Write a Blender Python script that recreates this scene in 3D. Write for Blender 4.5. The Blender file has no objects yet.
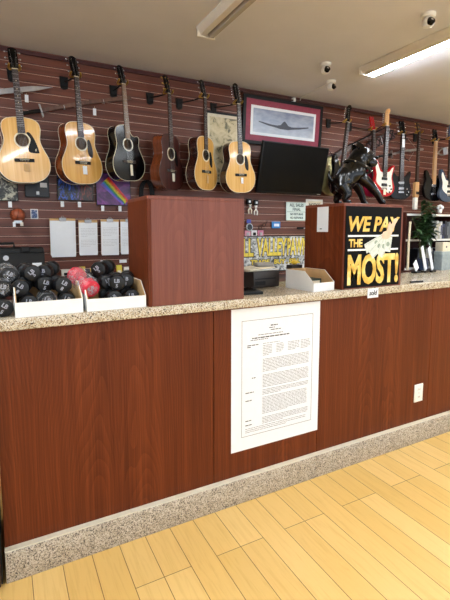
import bpy, bmesh, math, random
from mathutils import Vector, Matrix, Euler
random.seed(7)
S = bpy.context.scene
COL = S.collection
PI = math.pi
R = math.radians

# ------------------------------------------------------------------ mesh builder
class MB:
    def __init__(s):
        s.v = []; s.f = []; s.m = []
    def add(s, vs, fs, mi=0, M=None):
        o = len(s.v)
        for p in vs:
            p = Vector(p)
            s.v.append(M @ p if M else p)
        for f in fs:
            s.f.append([i + o for i in f]); s.m.append(mi)
        return s
    def box(s, a, b, mi=0, M=None):
        x0, y0, z0 = a; x1, y1, z1 = b
        vs = [(x0,y0,z0),(x1,y0,z0),(x1,y1,z0),(x0,y1,z0),(x0,y0,z1),(x1,y0,z1),(x1,y1,z1),(x0,y1,z1)]
        return s.add(vs, [(0,3,2,1),(4,5,6,7),(0,1,5,4),(1,2,6,5),(2,3,7,6),(3,0,4,7)], mi, M)
    def rbox(s, a, b, r=.004, seg=2, mi=0, M=None):
        bm = bmesh.new(); bmesh.ops.create_cube(bm, size=1)
        for v in bm.verts:
            v.co = Vector([a[i] + (b[i]-a[i])*(v.co[i]+.5) for i in range(3)])
        bmesh.ops.bevel(bm, geom=bm.edges[:], offset=r, segments=seg, profile=.5, affect='EDGES')
        return s.bm(bm, mi, M)
    def bm(s, bm, mi=0, M=None):
        bm.verts.index_update()
        s.add([v.co.copy() for v in bm.verts], [[v.index for v in f.verts] for f in bm.faces], mi, M)
        bm.free(); return s
    def prism(s, pts, y0, y1, mi=0, M=None, back=True, front=True):   # outline in x,z extruded along y
        n = len(pts)
        a = sum(pts[i][0]*pts[(i+1)%n][1]-pts[(i+1)%n][0]*pts[i][1] for i in range(n))
        if a < 0: pts = pts[::-1]
        vs = [(p[0], y0, p[1]) for p in pts] + [(p[0], y1, p[1]) for p in pts]
        fs = [(i, i+n, (i+1)%n+n, (i+1)%n) for i in range(n)]
        fs = [f[::-1] for f in fs]
        fs = [[f[3],f[2],f[1],f[0]] for f in fs]
        if front: fs.append(list(range(n)))
        if back: fs.append(list(range(2*n-1, n-1, -1)))
        return s.add(vs, fs, mi, M)
    def tube(s, path, r, n=8, mi=0, M=None, cap=True):
        P = [Vector(p) for p in path]; k = len(P)
        rs = r if isinstance(r, (list, tuple)) else [r]*k
        vs = []; fs = []
        up = None
        for i in range(k):
            d = (P[min(i+1,k-1)]-P[max(i-1,0)]).normalized()
            if up is None:
                up = d.orthogonal().normalized()
            else:
                up = (up - d*up.dot(d))
                up = up.normalized() if up.length > 1e-6 else d.orthogonal().normalized()
            w = d.cross(up)
            for j in range(n):
                t = 2*PI*j/n
                vs.append(P[i] + (up*math.cos(t)+w*math.sin(t))*rs[i])
        for i in range(k-1):
            for j in range(n):
                fs.append((i*n+j, i*n+(j+1)%n, (i+1)*n+(j+1)%n, (i+1)*n+j))
        if cap:
            fs.append(list(range(n-1,-1,-1))); fs.append(list(range((k-1)*n, k*n)))
        return s.add(vs, fs, mi, M)
    def lathe(s, prof, n=24, mi=0, M=None):      # (r, z) around local z
        vs = []; fs = []
        for r, z in prof:
            for j in range(n):
                t = 2*PI*j/n; vs.append((r*math.cos(t), r*math.sin(t), z))
        for i in range(len(prof)-1):
            for j in range(n):
                fs.append((i*n+j, i*n+(j+1)%n, (i+1)*n+(j+1)%n, (i+1)*n+j))
        fs.append(list(range(n-1,-1,-1))); fs.append([(len(prof)-1)*n+j for j in range(n)])
        return s.add(vs, fs, mi, M)
    def ell(s, c, rad, n=16, k=10, mi=0, M=None):
        vs = [(c[0],c[1],c[2]-rad[2])]; fs = []
        for i in range(1,k):
            a = -PI/2+PI*i/k
            for j in range(n):
                t = 2*PI*j/n
                vs.append((c[0]+rad[0]*math.cos(a)*math.cos(t), c[1]+rad[1]*math.cos(a)*math.sin(t), c[2]+rad[2]*math.sin(a)))
        vs.append((c[0],c[1],c[2]+rad[2]))
        for j in range(n):
            fs.append((0, 1+(j+1)%n, 1+j))
            fs.append((len(vs)-1, 1+(k-2)*n+j, 1+(k-2)*n+(j+1)%n))
        for i in range(k-2):
            for j in range(n):
                a = 1+i*n; fs.append((a+j, a+(j+1)%n, a+n+(j+1)%n, a+n+j))
        return s.add(vs, fs, mi, M)
    def quad(s, p, mi=0, M=None):
        return s.add(p, [(0,1,2,3)], mi, M)
    def build(s, name, mats, parent=None, smooth=35, loc=None, rot=None):
        me = bpy.data.meshes.new(name)
        me.from_pydata([tuple(v) for v in s.v], [], s.f)
        mats = mats if isinstance(mats, (list, tuple)) else [mats]
        for m in mats: me.materials.append(m)
        if len(mats) > 1: me.polygons.foreach_set('material_index', s.m)
        bm = bmesh.new(); bm.from_mesh(me)
        bmesh.ops.recalc_face_normals(bm, faces=bm.faces[:]); bm.to_mesh(me); bm.free()
        if smooth:
            me.polygons.foreach_set('use_smooth', [True]*len(me.polygons))
            me.set_sharp_from_angle(angle=R(smooth))
        me.update()
        o = bpy.data.objects.new(name, me); COL.objects.link(o)
        if parent: o.parent = parent
        if loc: o.location = loc
        if rot: o.rotation_euler = rot
        return o

def catmull(pts, k=6):                       # closed
    n = len(pts); out = []
    for i in range(n):
        p0, p1, p2, p3 = (Vector(pts[(i+j-1) % n]) for j in range(4))
        for q in range(k):
            t = q/k
            out.append(tuple(.5*((2*p1)+(-p0+p2)*t+(2*p0-5*p1+4*p2-p3)*t*t+(-p0+3*p1-3*p2+p3)*t**3)))
    return out
def circle(cx, cz, r, n=28, rz=None):
    rz = rz or r
    return [(cx+r*math.cos(2*PI*i/n), cz+rz*math.sin(2*PI*i/n)) for i in range(n)]
def tag(o, label, cat, group=None, kind=None):
    o['label'] = label
    o['category'] = cat
    if group: o['group'] = group
    if kind: o['kind'] = kind
    return o
def thing(name, label, cat, loc=(0,0,0), rot=(0,0,0), group=None):
    o = bpy.data.objects.new(name, None); COL.objects.link(o)
    o.location = loc; o.rotation_euler = rot
    o.empty_display_size = .05
    return tag(o, label, cat, group)
def struct(o):
    o['kind'] = 'structure'; return o
def world_of(root, p):
    M = Matrix.LocRotScale(root.location, root.rotation_euler, root.scale)
    return M @ Vector(p)
PENDING = []
def text(name, body, size, mat, parent=None, loc=(0,0,0), rot=(PI/2,0,0), bold=0.0, shear=0, align='LEFT', sx=1, ext=.0006, fit=None):
    """lettering, turned into a mesh at the end; fit = (x0, z0, x1, z1) stretches it to that box in the parent's x,z plane at y = loc[1]"""
    c = bpy.data.curves.new(name, 'FONT')
    c.body = body; c.size = size; c.extrude = ext; c.offset = bold; c.shear = shear
    c.align_x = align; c.resolution_u = 3
    c.materials.append(mat)
    o = bpy.data.objects.new(name, c); COL.objects.link(o)
    if parent: o.parent = parent
    o.location = loc; o.rotation_euler = rot; o.scale = (sx,1,1)
    PENDING.append((o, name, parent, fit, loc)); return o
def to_meshes():
    bpy.context.view_layer.update()
    dg = bpy.context.evaluated_depsgraph_get()
    made = []
    for o, name, parent, fit, loc in PENDING:
        me = bpy.data.meshes.new_from_object(o.evaluated_get(dg)); made.append(me)
    for (o, name, parent, fit, loc), me in zip(PENDING, made):
        mb_ = o.matrix_basis.copy()
        bpy.data.objects.remove(o)
        n = bpy.data.objects.new(name, me); COL.objects.link(n); n.parent = parent
        if fit:
            X = [v.co.x for v in me.vertices]; Y = [v.co.y for v in me.vertices]
            x0, x1, y0, y1 = min(X), max(X), min(Y), max(Y)
            for v in me.vertices:
                v.co = Vector((fit[0]+(v.co.x-x0)/(x1-x0)*(fit[2]-fit[0]), loc[1]-v.co.z, fit[1]+(v.co.y-y0)/(y1-y0)*(fit[3]-fit[1])))
        else:
            me.transform(mb_)
# ------------------------------------------------------------------ materials
def srgb(r, g, b):
    def f(c):
        c /= 255
        return c/12.92 if c <= .04045 else ((c+.055)/1.055)**2.4
    return (f(r), f(g), f(b), 1)
class NT:
    def __init__(s, name):
        s.m = bpy.data.materials.new(name); s.m.use_nodes = True
        s.t = s.m.node_tree; s.b = s.t.nodes['Principled BSDF']
    def n(s, typ, **kw):
        nd = s.t.nodes.new(typ)
        for k, v in kw.items():
            if k.startswith('i_'):
                nd.inputs[k[2:].replace('_',' ')].default_value = v
            else: setattr(nd, k, v)
        return nd
    def l(s, a, b): s.t.links.new(a, b)
    def coord(s, scale=(1,1,1), rot=(0,0,0), kind='Object', loc=(0,0,0)):
        tc = s.n('ShaderNodeTexCoord'); mp = s.n('ShaderNodeMapping')
        mp.inputs['Scale'].default_value = scale; mp.inputs['Rotation'].default_value = rot
        mp.inputs['Location'].default_value = loc
        s.l(tc.outputs[kind], mp.inputs[0]); return mp.outputs[0]
    def noise(s, vec, scale=5, detail=4, rough=.5, dist=0):
        nd = s.n('ShaderNodeTexNoise'); nd.inputs['Scale'].default_value = scale
        nd.inputs['Detail'].default_value = detail; nd.inputs['Roughness'].default_value = rough
        nd.inputs['Distortion'].default_value = dist
        s.l(vec, nd.inputs['Vector']); return nd.outputs['Fac']
    def ramp(s, fac, stops, interp='LINEAR'):
        nd = s.n('ShaderNodeValToRGB'); e = nd.color_ramp.elements
        nd.color_ramp.interpolation = interp
        while len(e) > 1: e.remove(e[-1])
        e[0].position = stops[0][0]; e[0].color = stops[0][1]
        for p, c in stops[1:]:
            x = e.new(p); x.color = c
        s.l(fac, nd.inputs[0]); return nd.outputs[0]
    def mix(s, fac, a, b, mode='MIX'):
        nd = s.n('ShaderNodeMix', data_type='RGBA', blend_type=mode)
        for i, x in ((0, fac), (6, a), (7, b)):
            if isinstance(x, (int, float)) or isinstance(x, tuple): nd.inputs[i].default_value = x
            else: s.l(x, nd.inputs[i])
        return nd.outputs[2]
    def bump(s, h, strength=.3, dist=.002):
        nd = s.n('ShaderNodeBump'); nd.inputs['Strength'].default_value = strength; nd.inputs['Distance'].default_value = dist
        s.l(h, nd.inputs['Height']); s.l(nd.outputs[0], s.b.inputs['Normal'])
    def col(s, c):
        if isinstance(c, tuple): s.b.inputs['Base Color'].default_value = c
        else: s.l(c, s.b.inputs['Base Color'])
    def p(s, rough=.5, metal=0, spec=.5, coat=0):
        s.b.inputs['Roughness'].default_value = rough; s.b.inputs['Metallic'].default_value = metal
        s.b.inputs['Specular IOR Level'].default_value = spec; s.b.inputs['Coat Weight'].default_value = coat
        s.b.inputs['Coat Roughness'].default_value = .06
        return s.m
def plain(name, c, rough=.5, metal=0, spec=.5, coat=0, var=.12, scale=30):
    t = NT(name); v = t.noise(t.coord(), scale, 3)
    d = tuple(x*(1-var) for x in c[:3])+(1,); e = tuple(min(1, x*(1+var)) for x in c[:3])+(1,)
    t.col(t.ramp(v, [(.3, d), (.7, e)])); return t.p(rough, metal, spec, coat)
def wood(name, dark, mid, light, sc=(9, 9, .55), grain=1, rough=.4, coat=0, spec=.5, rot=(0,0,0), arch=.0, per=.36):
    t = NT(name)
    c = t.coord(sc, rot)
    n1 = t.noise(c, 1.1, 4, .55, .5)
    fine = t.noise(t.coord((sc[0]*12, sc[1]*12, sc[2]*3), rot), 1.0, 3, .65)
    a = t.mix(.42*grain, n1, fine)
    if arch:
        tc = t.n('ShaderNodeTexCoord'); sp_ = t.n('ShaderNodeSeparateXYZ'); t.l(tc.outputs['Object'], sp_.inputs[0])
        pp = t.n('ShaderNodeMath', operation='PINGPONG'); pp.inputs[1].default_value = per; t.l(sp_.outputs[0], pp.inputs[0])
        cb_ = t.n('ShaderNodeCombineXYZ'); t.l(pp.outputs[0], cb_.inputs[0]); t.l(sp_.outputs[2], cb_.inputs[2])
        mp = t.n('ShaderNodeMapping'); mp.inputs['Scale'].default_value = (7,1,.42); mp.inputs['Location'].default_value = (-per*3.2,0,.10); t.l(cb_.outputs[0], mp.inputs[0])
        nz = t.n('ShaderNodeTexNoise'); nz.inputs['Scale'].default_value = 2.2; nz.inputs['Detail'].default_value = 2; t.l(t.coord((1.6,1.6,.5)), nz.inputs['Vector'])
        ad = t.n('ShaderNodeVectorMath', operation='ADD'); t.l(mp.outputs[0], ad.inputs[0]); t.l(nz.outputs['Color'], ad.inputs[1])
        w = t.n('ShaderNodeTexWave', wave_type='RINGS', rings_direction='Y', wave_profile='SAW'); w.inputs['Scale'].default_value = 4.2
        w.inputs['Distortion'].default_value = .8; w.inputs['Detail'].default_value = 2; t.l(ad.outputs[0], w.inputs['Vector'])
        a = t.mix(arch, a, w.outputs['Fac'])
    t.col(t.ramp(a, [(.35, dark), (.5, mid), (.66, light)]))
    return t.p(rough, 0, spec, coat)
def leaf_like(*a): return plain(*a)
def emis(name, c, strength):
    t = NT(name); t.col((.8,.8,.8,1))
    t.b.inputs['Emission Color'].default_value = c; t.b.inputs['Emission Strength'].default_value = strength
    return t.m

M_mahog = wood('mahogany_laminate', srgb(76,30,11), srgb(97,43,18), srgb(118,57,27), (15,15,.5), 1.25, .42, 0, .18, arch=.085)
M_mahog_glare = wood('mahogany_laminate_glare', srgb(98,47,32), srgb(113,58,41), srgb(130,72,53), (22,22,.8), 1.3, .36, 0, .4, arch=.06)  # glare painted into the box fronts and tops as a paler, pinker tone
M_seam = plain('dark_seam', srgb(50,22,15), .7)
M_darkwood = wood('dark_wood', srgb(42,15,11), srgb(62,24,17), srgb(78,32,23), (8,8,.8), 1, .45)

def granite(name, stops, rough, vs):
    t = NT(name); c = t.coord()
    v = t.n('ShaderNodeTexVoronoi'); v.inputs['Scale'].default_value = vs; t.l(c, v.inputs['Vector'])
    sep = t.n('ShaderNodeSeparateColor'); t.l(v.outputs['Color'], sep.inputs[0])
    base = t.ramp(sep.outputs[0], stops, 'CONSTANT')
    n2 = t.noise(c, 26, 3)
    tint = t.ramp(n2, [(.35, (.86,.84,.8,1)), (.65, (1,1,1,1))])
    t.col(t.mix(1.0, base, tint, 'MULTIPLY')); return t.p(rough, 0, .5, .15)
M_granite = granite('speckled_granite', [(0, srgb(70,60,52)), (.07, srgb(165,142,112)), (.24, srgb(200,189,164)), (.5, srgb(216,208,190)), (.76, srgb(190,172,146)), (.93, srgb(128,112,95))], .22, 260)
M_granite2 = granite('granite_base', [(0, srgb(80,72,64)), (.1, srgb(150,138,122)), (.3, srgb(190,178,160)), (.55, srgb(206,196,180)), (.78, srgb(172,160,144)), (.92, srgb(120,110,100))], .45, 240)

def slatmat():
    t = NT('slatwall_laminate'); c = t.coord((.7,6,22))
    n = t.noise(c, 1.6, 5, .6, .3)
    t.col(t.ramp(n, [(.25, srgb(76,38,27)), (.5, srgb(100,53,39)), (.78, srgb(122,70,52))])); return t.p(.42, 0, .45)
M_slat = slatmat()
M_insert = plain('groove_insert', srgb(222,182,164), .4, .2)
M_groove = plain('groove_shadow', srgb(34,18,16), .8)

def floormat():
    t = NT('maple_plank_floor')
    c = t.coord((1,1,1), (0,0,PI/2), 'Object', (.32,.079,0))
    b = t.n('ShaderNodeTexBrick', offset=.37, offset_frequency=3)
    for k, v in (('Scale',1),('Mortar Size',.0016),('Mortar Smooth',.1),('Bias',0),('Brick Width',1.3),('Row Height',.127)):
        b.inputs[k].default_value = v
    b.inputs['Color1'].default_value = (0,0,0,1); b.inputs['Color2'].default_value = (1,1,1,1); b.inputs['Mortar'].default_value = (.5,.5,.5,1)
    t.l(c, b.inputs['Vector'])
    tone = t.ramp(b.outputs['Color'], [(0, srgb(222,183,107)), (.5, srgb(228,189,115)), (1, srgb(233,197,127))])
    g = t.noise(t.coord((16,1.1,1)), 3.2, 5, .6, 1.2)
    gr = t.ramp(g, [(.3, (.88,.82,.72,1)), (.52, (1,1,1,1)), (.75, (1.0,.98,.95,1))])
    base = t.mix(.75, tone, gr, 'MULTIPLY')
    t.col(t.mix(b.outputs['Fac'], base, srgb(120,84,44)))
    return t.p(.33, 0, .4)
M_floor = floormat()
M_ceil = plain('ceiling_paint', srgb(214,213,219), .85, 0, .2, 0, .03, 3)
M_wallpaint = plain('beige_wall_paint', srgb(205,196,182), .8, 0, .2, 0, .03, 3)
M_bounce = plain('bounce_ground', srgb(186,186,186), .9)
M_white = plain('white_enamel', srgb(236,234,228), .35, 0, .5, 0, .02)
M_fixture = plain('fixture_enamel', srgb(214,206,192), .45, 0, .5, 0, .03)
M_lens = plain('unlit_tube', srgb(170,164,156), .25, 0, .5, 0, .02)
M_lit = emis('lit_tube', (.86,.935,1,1), 36)
M_maroon = plain('maroon_trim', srgb(64,26,26), .4)
M_paper = plain('paper_white', srgb(234,238,243), .7, 0, .3, 0, .015)
M_paper2 = plain('paper_cream', srgb(226,218,196), .7, 0, .3, 0, .05)
M_card = plain('brown_card', srgb(196,160,112), .75, 0, .3, 0, .06)
M_cardwhite = plain('white_cardboard', srgb(236,237,236), .65, 0, .3, 0, .03, 14)
M_ink = plain('print_ink', srgb(96,96,100), .7)
M_inkdark = plain('black_ink', srgb(20,20,22), .6)
M_inkg = plain('green_print_ink', srgb(70,92,88), .7)
M_black = plain('black_plastic', srgb(11,11,12), .45, 0, .3)
M_blackg = plain('black_gloss', srgb(6,6,7), .16, 0, .4)
M_guard = plain('black_pickguard', srgb(9,9,10), .35, 0, .25)
M_rubber = plain('black_vinyl', srgb(13,13,15), .42, 0, .35)
M_steel = plain('brushed_steel', srgb(176,176,178), .32, .9)
M_chrome = plain('chrome', srgb(205,205,208), .12, 1)
M_gold = plain('gold_metal', srgb(205,170,80), .28, .9)
M_bone = plain('bone_plastic', srgb(225,212,180), .4)

def plastic_wrap():
    t = NT('crinkled_plastic_wrap'); c = t.coord()
    n = t.noise(c, 38, 5, .65, 1.5)
    t.bump(n, 1.0, .02)
    t.col((.85,.85,.87,1)); t.p(.12, 0, .8)
    a = t.ramp(n, [(.42, (.06,.06,.06,1)), (.66, (.42,.42,.42,1))])
    t.l(a, t.b.inputs['Alpha']); return t.m
M_wrap = plastic_wrap()
M_red = plain('red_vinyl', srgb(206,44,66), .4)

def spruce(name, a, b, c): return wood(name, a, b, c, (26,26,.5), .6, .16, .7, .5)
M_spruce = spruce('spruce_golden', srgb(212,158,84), srgb(228,178,102), srgb(236,194,122))
M_spruce2 = spruce('spruce_aged', srgb(196,140,66), srgb(214,162,84), srgb(226,180,104))
M_mahside = wood('mahogany_side', srgb(84,38,16), srgb(116,56,26), srgb(140,74,36), (8,8,2), 1, .2, .6)
M_darkside = wood('rosewood_side', srgb(40,18,12), srgb(58,26,18), srgb(74,36,26), (8,8,2), 1, .2, .6)
M_browntop = wood('dark_mahogany_top', srgb(52,24,20), srgb(68,32,28), srgb(84,44,38), (20,20,.6), .8, .28, .4)
M_fret = wood('rosewood_fingerboard', srgb(34,22,18), srgb(48,32,26), srgb(60,42,34), (30,30,1), .6, .4)
M_maple = wood('maple_neck', srgb(190,140,90), srgb(206,158,106), srgb(218,174,124), (30,30,1), .5, .35)
M_worn = wood('worn_fingerboard', srgb(112,88,70), srgb(138,112,90), srgb(156,130,108), (30,30,1), .5, .4)
M_inside = plain('raw_wood_inside', srgb(110,80,52), .8)
M_binding = plain('cream_binding', srgb(226,214,184), .4)
M_redlac = plain('red_lacquer', srgb(176,24,30), .14, 0, .5, .6, .05)
M_navy = plain('blue_grey_lacquer', srgb(58,72,92), .15, 0, .5, .7, .05)
M_wine = plain('wine_lacquer', srgb(110,16,40), .14, 0, .5, .6, .05)
M_pearl = plain('white_pickguard', srgb(232,228,216), .3)
M_tort = plain('dark_pickguard', srgb(26,12,10), .3, 0, .3)

# ------------------------------------------------------------------ setting
FRONT, SLABY, TOPZ, WALLY, CEILZ = 1.93, 1.89, 1.137, 4.10, 3.0
struct(MB().box((-3.2,-4,-.06),(8.5,WALLY+.1,0)).build('floor', M_floor, smooth=0))
struct(MB().box((-3.2,-4,CEILZ),(8.5,WALLY+.1,CEILZ+.1)).build('ceiling', M_ceil, smooth=0))
struct(MB().box((-3.3,-4,0),(-3.2,WALLY+.1,CEILZ)).build('wall_left', M_wallpaint, smooth=0))
struct(MB().box((8.5,-4,0),(8.6,WALLY+.1,CEILZ)).build('wall_right', M_wallpaint, smooth=0))
struct(MB().box((-40,-60,-.2),(45,-4.02,-.08)).build('bounce_ground', M_bounce, smooth=0))  # unseen ground added to hide the lower sky and bounce light onto the ceiling
w = MB(); zg = [2.965-.0762*k for k in range(38)]
ztop = CEILZ
for z in zg:
    if z < .06: break
    w.box((-3.2, WALLY, z+.0045), (8.5, WALLY+.05, ztop), 0)
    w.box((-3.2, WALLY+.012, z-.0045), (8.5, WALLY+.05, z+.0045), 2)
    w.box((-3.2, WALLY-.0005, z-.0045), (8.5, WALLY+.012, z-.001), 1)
    ztop = z-.0045
w.box((-3.2, WALLY, 0), (8.5, WALLY+.05, ztop), 0)
struct(w.build('wall_back', [M_slat, M_insert, M_groove], smooth=0))
t = MB().box((-3.2, WALLY-.022, 2.955), (8.5, WALLY, 2.985)).build('trim_1', M_maroon, smooth=0); struct(t)
rail = MB().tube([(2.34,4.05,2.945),(5.0,4.05,2.945)], .010, 8).box((3.0,4.04,2.93),(3.03,4.077,2.975),1)
tag(rail.build('conduit_pipe', [M_maroon, M_white]), 'thin maroon pipe along the wall top above the picture and guitars', 'pipe')

# ceiling fixtures
def fixture(x0, x1, y0, y1, lit, label):
    f = thing('ceiling_light', label, 'ceiling light', ((x0+x1)/2,(y0+y1)/2,CEILZ), group='fluorescent ceiling lights')
    w = (x1-x0)/2; l = (y1-y0)/2
    b = MB()
    b.prism([(-w,0),(-w,-.012),(-w*.62,-.052),(-w*.10,-.060),(-w*.10,-.02),(w*.08,-.02),(w*.08,0)], -l, l)
    b.prism([(w*.08,0),(w*.08,-.025),(w,-.025),(w,0)], -l, l)
    b.build('housing', M_fixture, f, 0)
    ln = MB().prism([(w*.14,-.0255),(w*.14,-.05),(w*.28,-.066),(w*.74,-.066),(w*.90,-.048),(w*.92,-.0255)], -l+.02, l-.02)
    ln.build('tube_lens', M_lit if lit else M_lens, f, 0)
    for sy in (-1,1):
        MB().rbox((-w*.9, sy*l-.010,-.068),(w, sy*l+.010,-.001),.003,1).build('end_cap', M_fixture, f)
    return f
fixture(3.03, 3.23, .70, 3.08, True, 'bright lit fluorescent tube light on the ceiling beside the security camera')
fixture(1.37, 1.52, .65, 3.06, False, 'unlit fluorescent tube light on the ceiling above the guitars')
for i, (x, y) in enumerate(((3.13,-2.6),(1.44,-2.6),(-.6,-2.6),(-.9,.65),(5.2,.7),(5.2,-2.6))):  # added out-of-view lights that brighten the room and back wall
    fixture(x-.1, x+.1, y, y+2.38, True, 'added unseen tube light on the shop ceiling, ' + ('behind the bright one','behind the unlit one','in the left row nearest the street','in the left row above the counter end','in the far right row above the counter','in the far right row nearest the street')[i])

def camera_dome(x, y, yaw, label, drop=.0):
    c = thing('security_camera', label, 'security camera', (x,y,CEILZ), (0,0,yaw), 'white security cameras')
    MB().lathe([(.0,0),(.048,0),(.048,-.018),(.040,-.026),(0.0,-.026)][::-1], 24).build('mounting_base', M_white, c)
    MB().lathe([(.020,-.025),(.030,-.03),(.040,-.05),(.041,-.068),(.034,-.084),(.02,-.09)][::-1], 24).build('housing', M_white, c)
    Mx = Matrix.Translation((0,-.022,-.066)) @ Matrix.Rotation(R(68),4,'X')
    MB().lathe([(.027,0),(.027,.022),(.020,.026)], 20, 0, Mx).build('lens_face', M_blackg, c)
    MB().lathe([(.009,.022),(.009,.030),(.004,.032)], 16, 0, Mx).build('lens', M_chrome, c)
camera_dome(2.70,3.16, R(-15), 'white dome security camera, the upper of the two above the television')
camera_dome(3.06,3.49, R(10), 'white dome security camera nearest the slatted wall, with a cable running to the wall')
camera_dome(2.735,2.13, R(-20), 'white dome security camera in the top corner beside the lit ceiling light')
tag(MB().tube([(3.06,3.52,2.992),(3.09,3.8,2.993),(3.12,4.06,2.99),(3.12,4.09,2.95)], .004, 6).build('camera_cable', M_white),
    'thin white cable running over the ceiling from camera to wall', 'cable')

# ------------------------------------------------------------------ counter
seams = [(-.05,.948),(.95,1.648),(1.65,2.664),(2.666,3.75)]
lab = ['wide mahogany counter front, leftmost, below the bins of dumbbells', 'narrow mahogany counter front carrying the printed notice',
       'mahogany counter front with the white power outlet', 'mahogany counter front at the right end of the counter']
for (a, b), lb in zip(seams, lab):
    c = thing('counter_cabinet', lb, 'counter', ((a+b)/2, FRONT, 0), group='wood laminate counter fronts')
    h = (b-a)/2
    MB().box((-h,.02,0),(h,.44,1.09)).build('carcass', M_mahog, c, 0)
    MB().rbox((-h+.0008,0,.0),(h-.0008,.02,1.09),.0015,1).build('front_panel', M_mahog, c, 0)
for k, (a, b) in enumerate(((-.05,1.618),(1.621,3.75))):
    o = MB().rbox((a,FRONT-.036,0),(b,FRONT-.0005,.138),.004,2).build('baseboard_' + ('left','right')[k], M_granite2)
    struct(o)
struct(MB().box((-.05,FRONT-.030,.138),(3.75,FRONT-.0005,.143)).build('baseboard_highlight', M_paper2, smooth=0))  # pale strip paints the light caught along the baseboard top edge
top = thing('granite_worktop', 'speckled beige granite worktop running along the counter', 'countertop', (0,0,1.0905))
MB().rbox((-.06,SLABY,0),(3.76,2.42,.0465),.004,3).build('slab', M_granite, top)
# neighbouring unit at the left edge
cb = thing('wooden_cabinet', 'dark wooden cabinet end at the left edge beside the counter', 'cabinet', (-.33,1.86,0))
MB().rbox((-.25,0,.02),(.262,.5,1.12),.006).build('carcass', M_darkwood, cb)
MB().box((-.25,.01,0),(.25,.5,.02)).build('plinth', M_black, cb)
MB().box((.262,.02,.02),(.2685,.06,1.10)).build('edge_strip', M_black, cb)

# outlet
ot = thing('power_outlet', 'white duplex power outlet low on the counter front', 'outlet', (2.558,FRONT,.35))
MB().rbox((-.044,-.007,-.064),(.044,0,.064),.003).build('cover_plate', M_white, ot)
for s in (-1,1):
    r_ = MB().prism(circle(0,s*.028,.018,20), -.0095,-.006).build('receptacle', M_white, ot)
    MB().box((-.008,-.0098,s*.028-.006),(-.005,-.0093,s*.028+.007)).box((.005,-.0098,s*.028-.006),(.008,-.0093,s*.028+.007)).build('slot', M_black, r_)
MB().prism(circle(0,0,.004,10), -.009,-.006).build('screw', M_steel, ot)

# printed notice
def printed(w, n, z0, dz, x0=0, rag=.25, th=.0022, seed=0, y=-.0016):
    mb = MB(); rr = random.Random(seed)
    for i in range(n):
        x = x0; z = z0-i*dz
        end = x0+w*(1 if i < n-1 else rr.uniform(.3,.8))
        while x < end-.004:
            l = min(rr.uniform(.008,.03), end-x)
            mb.box((x,y,z-th),(x+l,-.0008,z)); x += l+.004
    return mb
ps = thing('notice_poster', 'large white printed notice sheet fixed to the counter front', 'poster', (1.352,FRONT,.283))
W_, H_ = .598, .795
MB().box((-W_/2,-.001,0),(W_/2,0,H_)).build('sheet', M_paper, ps, 0)
bd = MB(); a, b, c, d = -.235,.245,.075,.725
for q in (((a,c),(b,c+.002)),((a,d),(b,d+.002)),((a,c),(a+.002,d)),((b,c),(b+.002,d))):
    bd.box((q[0][0],-.0016,q[0][1]),(q[1][0],-.0008,q[1][1]))
bd.build('border_line', M_ink, ps, 0)
tx = MB()
for args in ((.10,1,.690,.013,-.05,.0,.006),(.12,1,.676,.01,-.06,0,.004),(.10,1,.664,.01,-.05,0,.004),(.26,1,.642,.01,-.13,0,.003),
             (.34,1,.628,.01,-.17,0,.006),(.36,1,.616,.01,-.18,0,.003)):
    q = printed(*args, seed=int(args[2]*1000)); tx.add(q.v, q.f)
tx.build('printed_text', M_inkdark, ps, 0)
for args in ((.31,1,.590,.01,-.10),(.06,7,.578,.009,-.10),(.05,6,.578,.009,-.01),(.08,6,.578,.009,.07),(.07,6,.578,.009,.16),
             (.32,9,.500,.0085,-.10),(.32,9,.410,.0085,-.10),(.32,4,.325,.0085,-.10),(.31,12,.282,.0085,-.10),(.32,5,.165,.0085,-.10),(.42,3,.118,.010,-.21)):
    printed(*args, seed=int(args[2]*999)).build('printed_paragraph', M_ink, ps, 0)
tx = MB()
for args in ((.07,2,.590,.010,-.20),(.05,1,.405,.01,-.17),(.10,1,.325,.01,-.21),(.10,1,.280,.01,-.21),(.07,1,.165,.01,-.21),(.08,1,.14,.01,-.21)):
    q = printed(*args, th=.0045, seed=int(args[2]*977)); tx.add(q.v, q.f)
tx.build('printed_heading', M_inkdark, ps, 0)

# ------------------------------------------------------------------ boxes on the counter
def pedestal(x0, x1, y0, y1, h, label):
    p = thing('display_pedestal', label, 'display box', ((x0+x1)/2, y0, TOPZ), group='mahogany display boxes')
    w = (x1-x0)/2; d = y1-y0
    MB().rbox((-w+.018,0,0),(w-.0,.018,h),.0015,1).build('front_board', M_mahog_glare, p, 0)
    MB().rbox((-w+.018,d-.018,0),(w,d,h),.0015,1).build('back_board', M_mahog_glare, p, 0)
    for s in (-1,1):
        MB().rbox((s*w-.009-.009*s,.0 if s<0 else .018,0),(s*w+.009-.009*s,d if s<0 else d-.018,h-.0005),.0015,1).build('side_board', M_mahog, p, 0)
    MB().rbox((-w+.0005,.0005,h-.0005),(w-.0005,d-.0005,h+.016),.0015,1).build('top_board', M_mahog_glare, p, 0)
    return p
pedestal(.598,1.112,1.90,2.235,.50,'plain mahogany box standing on the counter between dumbbells and black pad')
PB = pedestal(1.788,2.292,1.90,2.26,.50,'mahogany box on the counter carrying the black and gold sign')

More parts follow.
